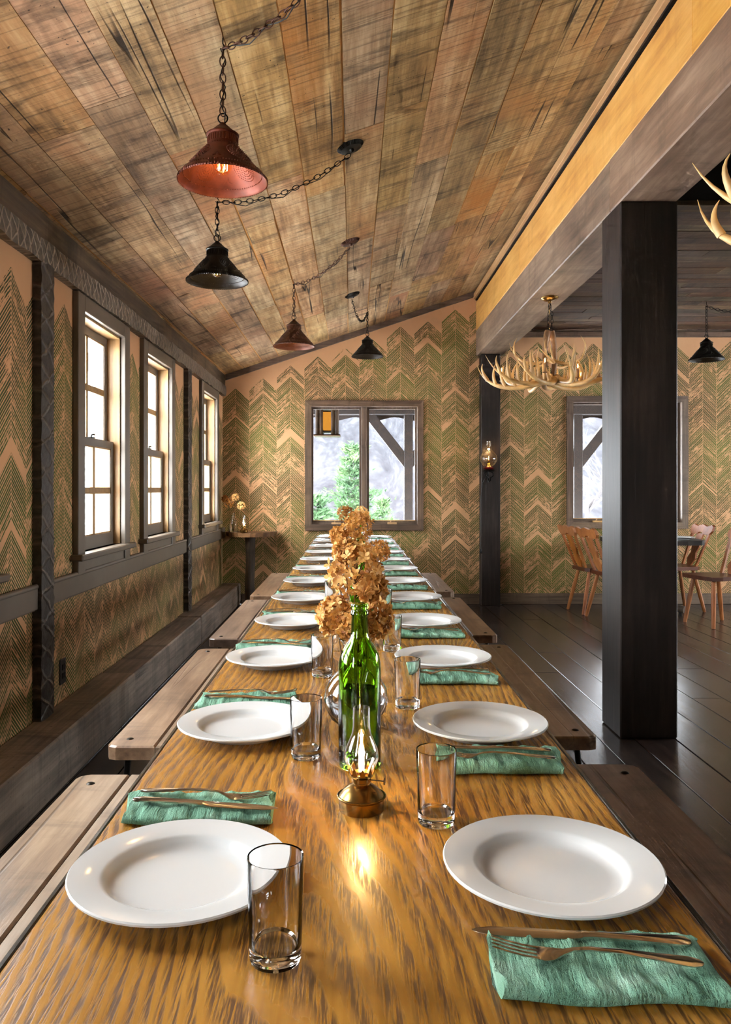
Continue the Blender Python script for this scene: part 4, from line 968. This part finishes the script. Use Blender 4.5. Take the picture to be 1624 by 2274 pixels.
# ------------------------------------------------------------------ dining area: chairs, table
def make_chair():
    t = thing('dining_chair', '', 'chair', (0, 0, 0), 0, 'carved pine dining chairs')     # faces +x
    me = fixn(MB().prism([(.20, -.20), (.215, -.10), (.215, .10), (.20, .20), (.10, .215), (-.15, .185), (-.19, .15), (-.19, -.15), (-.15, -.185), (.10, -.215)], lambda u, v, d: (u, v, d), .415, .45).mesh('seat', M['seat'])); obj('seat', me, t)
    for sx, sy in ((1, 1), (1, -1), (-1, 1), (-1, -1)):
        p0, p1 = Vector((sx*.13, sy*.13, .42)), Vector((sx*.20-.02, sy*.19, 0)); MB().tube([p0, p0.lerp(p1, .5), p1], [.017, .021, .016], 8).build('leg', M['chair'], t, 40)
    base, lean = -.165, -.155                               # back leans outwards with height
    def bp(y, z, d): return (base+lean*(z-.45)/.40+d, y, z)
    # crest rail with scalloped top and heart notch below
    top = [(-.20, .80), (-.195, .845), (-.165, .862), (-.125, .850), (-.085, .842), (-.05, .852), (0, .862), (.05, .852), (.085, .842), (.125, .850), (.165, .862), (.195, .845), (.20, .80)]
    bot = [(.17, .768), (.12, .762), (.05, .765), (.03, .782), (0, .786), (-.03, .782), (-.05, .765), (-.12, .762), (-.17, .768)]
    obj('crest_rail', fixn(MB().prism(top+bot, lambda u, v, d: bp(u, v, d), -.014, .014).mesh('crest_rail', M['chair'])), t)
    # shaped centre splat
    sp = [(-.035, .449), (-.075, .52), (-.045, .58), (-.07, .64), (-.05, .70), (-.06, .77), (.06, .77), (.05, .70), (.07, .64), (.045, .58), (.075, .52), (.035, .449)]
    obj('splat', fixn(MB().prism(sp, lambda u, v, d: bp(u, v, d), -.009, .009).mesh('splat', M['chair'])), t)
    for s in (-1, 1):
        obj('back_stick', fixn(MB().prism([(s*.125-.016, .449), (s*.125+.016, .449), (s*.155+.016, .77), (s*.155-.016, .77)], lambda u, v, d: bp(u, v, d), -.010, .010).mesh('back_stick', M['chair'])), t)
    return t
ch = make_chair()
CH = [(2.44, 7.86, .12, 'carved pine chair left of the post, nearer the far wall'), (2.50, 7.42, .16, 'carved pine chair left of the post, nearer the camera'),
      (3.26, 7.98, PI+.10, 'carved pine chair right of the post with its back to the right'), (3.28, 7.10, PI+.25, 'carved pine chair cut by the right picture edge')]
for i, (x, y, rz, lb) in enumerate(CH):
    c = ch if i == 0 else copy_tree(ch)
    c.location = (x, y, 0); c.rotation_euler.z = rz; c['label'] = lb
t = thing('rustic_table', 'dark rustic table on log feet behind the big post', 'table', (2.95, 7.80, 0))
m = MB(); poly = []
for i in range(40):
    a = 2*PI*i/40; ca, sa = math.cos(a), math.sin(a); q = 1+RA.uniform(-.015, .015); poly.append((.42*math.copysign(abs(ca)**.4, ca)*q, 42e-2*math.copysign(abs(sa)**.4, sa)*q))
obj('table_top', fixn(m.prism(poly, lambda u, v, d: (u, v, d), .69, .735).mesh('table_top', M['post'])), t)
MB().tube([(0, 0, .10), (.01, .01, .4), (0, 0, .69)], [.08, .065, .08], 12).build('trunk', M['log'], t, 60)
for a in (.785, 2.356, 3.927, 5.498):
    ft = MB().tube([(.05*math.cos(a), .05*math.sin(a), .10), (.34*math.cos(a), .34*math.sin(a), .062)], [.035, .035], 10).build('log_foot', M['log'], t, 60)
    MB().tube([(.30*math.cos(a), .30*math.sin(a), .0), (.30*math.cos(a), .30*math.sin(a), .04)], [.02, .014], 10).build('caster', M['iron'], ft, 60)
    MB().tube([(.04*math.cos(a), .04*math.sin(a), .50), (.26*math.cos(a), .26*math.sin(a), .69)], .018, 8).build('brace', M['log'], t, 60)
for k, (dx, dy) in enumerate(((.22, -.20), (.20, .16))):
    p = obj('dinner_plate', plate_me); p.location = (2.95+dx, 7.80+dy, .7355); tag(p, 'white plate on the rustic dining area table, ' + ('nearer the camera' if k == 0 else 'nearer the wall'), 'plate', 'plates on the rustic table')
n = obj('napkin', nap_me[1]); n.location = (2.74, 7.80, .7355); tag(n, 'folded green napkin on the rustic dining area table', 'napkin')

# ------------------------------------------------------------------ outdoors
struct(MB().box(-80, -60, -1.6, -1.7, 60, -1.5).build('ground', M['ground']), 'white ground added to bounce daylight indoors')
struct(MB().box(XR+.4, -60, -1.6, 80, 8, -1.5).build('ground', M['ground']), 'white ground added to bounce daylight indoors')
m = MB(); NX, NY = 40, 24; rr = random.Random(2)
for j in range(NY+1):
    for i in range(NX+1):
        y = 14 + 190*(j/NY)**1.6; x = -.12*y+(90+.12*y)*i/NX; k = max(0, y-45)
        m.v.append((x, y, -6 + .42*k + 4*math.sin(x*.05+1)*min(1, k/40) + rr.uniform(-.6, .6)*min(1, k/30)))
for j in range(NY):
    for i in range(NX): a = j*(NX+1)+i; m.f.append((a, a+1, a+NX+2, a+NX+1))
struct(m.build('hillside', M['hill'], None, 60), 'misty wooded winter hillside')
# porch timbers
YP = 10.0
def porch_post(x, label):
    t = struct(obj('porch_post', None), label); t.location = (x, YP, 0)
    MB().cbox(-.055, -.055, -.6, .055, .055, 2.16, .005).build('upright', M['porch'], t)
    for s in (-1, 1):
        me = MB().prism([(s*.05, 1.49), (s*.05, 1.69), (s*.42, 2.16), (s*.57, 2.16)], lambda u, v, d: (u, d, v), -.045, .045).mesh('brace', M['porch']); fixn(me); obj('brace', me, t)
porch_post(.715, 'dark porch post with diagonal brace outside the far window')
porch_post(2.86, 'dark porch post outside the window behind the big post')
pb = struct(obj('porch_header', None), 'porch header with scalloped fascia')
MB().cbox(-3, YP-.06, 2.16, 6, YP+.06, 2.36, .005).build('header', M['porch'], pb)
sc_ = [(-3, 2.22)]+[(-3+9*i/180, 2.115+.022*math.cos(i*.62)) for i in range(181)]+[(6, 2.22)]
me = MB().prism(sc_, lambda u, v, d: (u, d, v), YP+.07, YP+.10).mesh('scalloped_fascia', M['porch']); fixn(me); obj('scalloped_fascia', me, pb)
me = MB().prism([(D+.16, 2.62), (YP+.3, 2.36), (YP+.3, 2.42), (D+.16, 2.70)], lambda u, v, d: (d, u, v), -3, 6).mesh('roof_deck', M['porch']); fixn(me); obj('roof_deck', me, pb)
# hanging lantern on the porch
t = thing('porch_lantern', 'hanging log lantern glowing amber outside the far window', 'lantern', (-.29, 9.25, 1.835))
MB().cbox(-.155, -.155, 0, .155, .155, .018, .003).build('base_plate', M['bronze'], t)
MB().cbox(-.135, -.135, .31, .135, .135, .328, .003).build('top_plate', M['bronze'], t)
for sx in (-1, 1):
    for sy in (-1, 1):
        for q in (0, 1): MB().tube([(sx*(.115-.048*q), sy*.115, .018), (sx*(.115-.048*q), sy*.115, .31)], .022, 10).build('log_stile', M['log'], t, 60)
for sy in (-1, 1): MB().box(-.062, sy*.11-.002, .07, .062, sy*.11+.002, .28).build('amber_pane', M['amber'], t)
for sx in (-1, 1): MB().box(sx*.11-.002, -.062, .07, sx*.11+.002, .062, .28).build('amber_pane', M['amber'], t)
for z in (.055, .285): MB().box(-.095, -.122, z-.008, .095, .122, z+.008).build('cross_rail', M['bronze'], t)
MB().tube([(0, 0, .328), (0, 0, .70)], .004, 6).build('hanging_rod', M['iron'], t)
# pine tree
def pine(x, y, z0, h, wd, seed, label, n):
    rr = random.Random(seed); t = thing('pine_tree', label, 'tree', (x, y, z0), 0, 'pine trees on the slope')
    MB().tube([(0, 0, 0), (.05, 0, h*.5), (0, 0, h*.97)], [.16, .1, .02], 8).build('trunk', M['bark'], t, 60)
    m = MB(); lay = int(h/.42)
    br = MB()
    for L in range(lay):
        f = L/lay; z = h*(.12+.86*f); rad = wd*(1-f)**.75*rr.uniform(.75, 1.1)
        for b in range(rr.randint(5, 7)):
            a = rr.uniform(0, 6.28); R1 = rad*rr.uniform(.6, 1.1); c_, s_ = math.cos(a), math.sin(a)
            up = rr.uniform(.05, .30)*R1+.1
            br.tube([(0, 0, z), (R1*.6*c_, R1*.6*s_, z+up*.3), (R1*c_, R1*s_, z+up)], [.025, .015, .006], 4, False)
            for q in range(n):
                u = rr.uniform(.25, 1.03); p = Vector((R1*u*c_, R1*u*s_, z+up*u*u)) + Vector((rr.gauss(0, .11), rr.gauss(0, .11), rr.gauss(.02, .07)))
                d = Vector((c_+rr.gauss(0, .6), s_+rr.gauss(0, .6), rr.uniform(.1, 1.1))).normalized()*rr.uniform(.12, .24)
                sd = d.cross(Vector((rr.gauss(0, 1), rr.gauss(0, 1), rr.gauss(0, 1)))).normalized()*.034; o = len(m.v)
                m.v += [tuple(p-sd), tuple(p+sd), tuple(p+d)]; m.f.append((o, o+1, o+2))
    br.build('branches', M['bark'], t); o = m.build('needles', M['pine'], t); o['kind'] = 'stuff'
pine(.05, 25, -5.5, 8.4, 2.1, 3, 'tall soft green pine seen through the far window', 60)
pine(-.95, 20.5, -4.6, 5.9, 1.25, 4, 'shorter pine left of the tall one through the far window', 55)
pine(1.15, 30, -6.4, 7.5, 1.6, 9, 'small pine right of the tall one through the far window', 50)
# bare tree seen through the window behind the post
t = thing('bare_tree', 'bare branched tree outside the window behind the post', 'tree', (5.4, 18, -1.5)); rr = random.Random(6); m = MB()
def grow(p, d, L, r, lv):
    q = p+d*L; m.tube([p, p.lerp(q, .5)+Vector((rr.gauss(0, .04), rr.gauss(0, .04), 0))*L, q], [r, r*.85, r*.7], 5, False)
    if lv == 0: return
    for _ in range(3): grow(p.lerp(q, rr.uniform(.55, 1)), (d+Vector((rr.gauss(0, .55), rr.gauss(0, .55), rr.gauss(.15, .35)))).normalized(), L*rr.uniform(.6, .8), r*.6, lv-1)
grow(Vector((0, 0, 0)), Vector((0, 0, 1)), 1.8, .09, 5); m.build('branches', M['bark'], t)
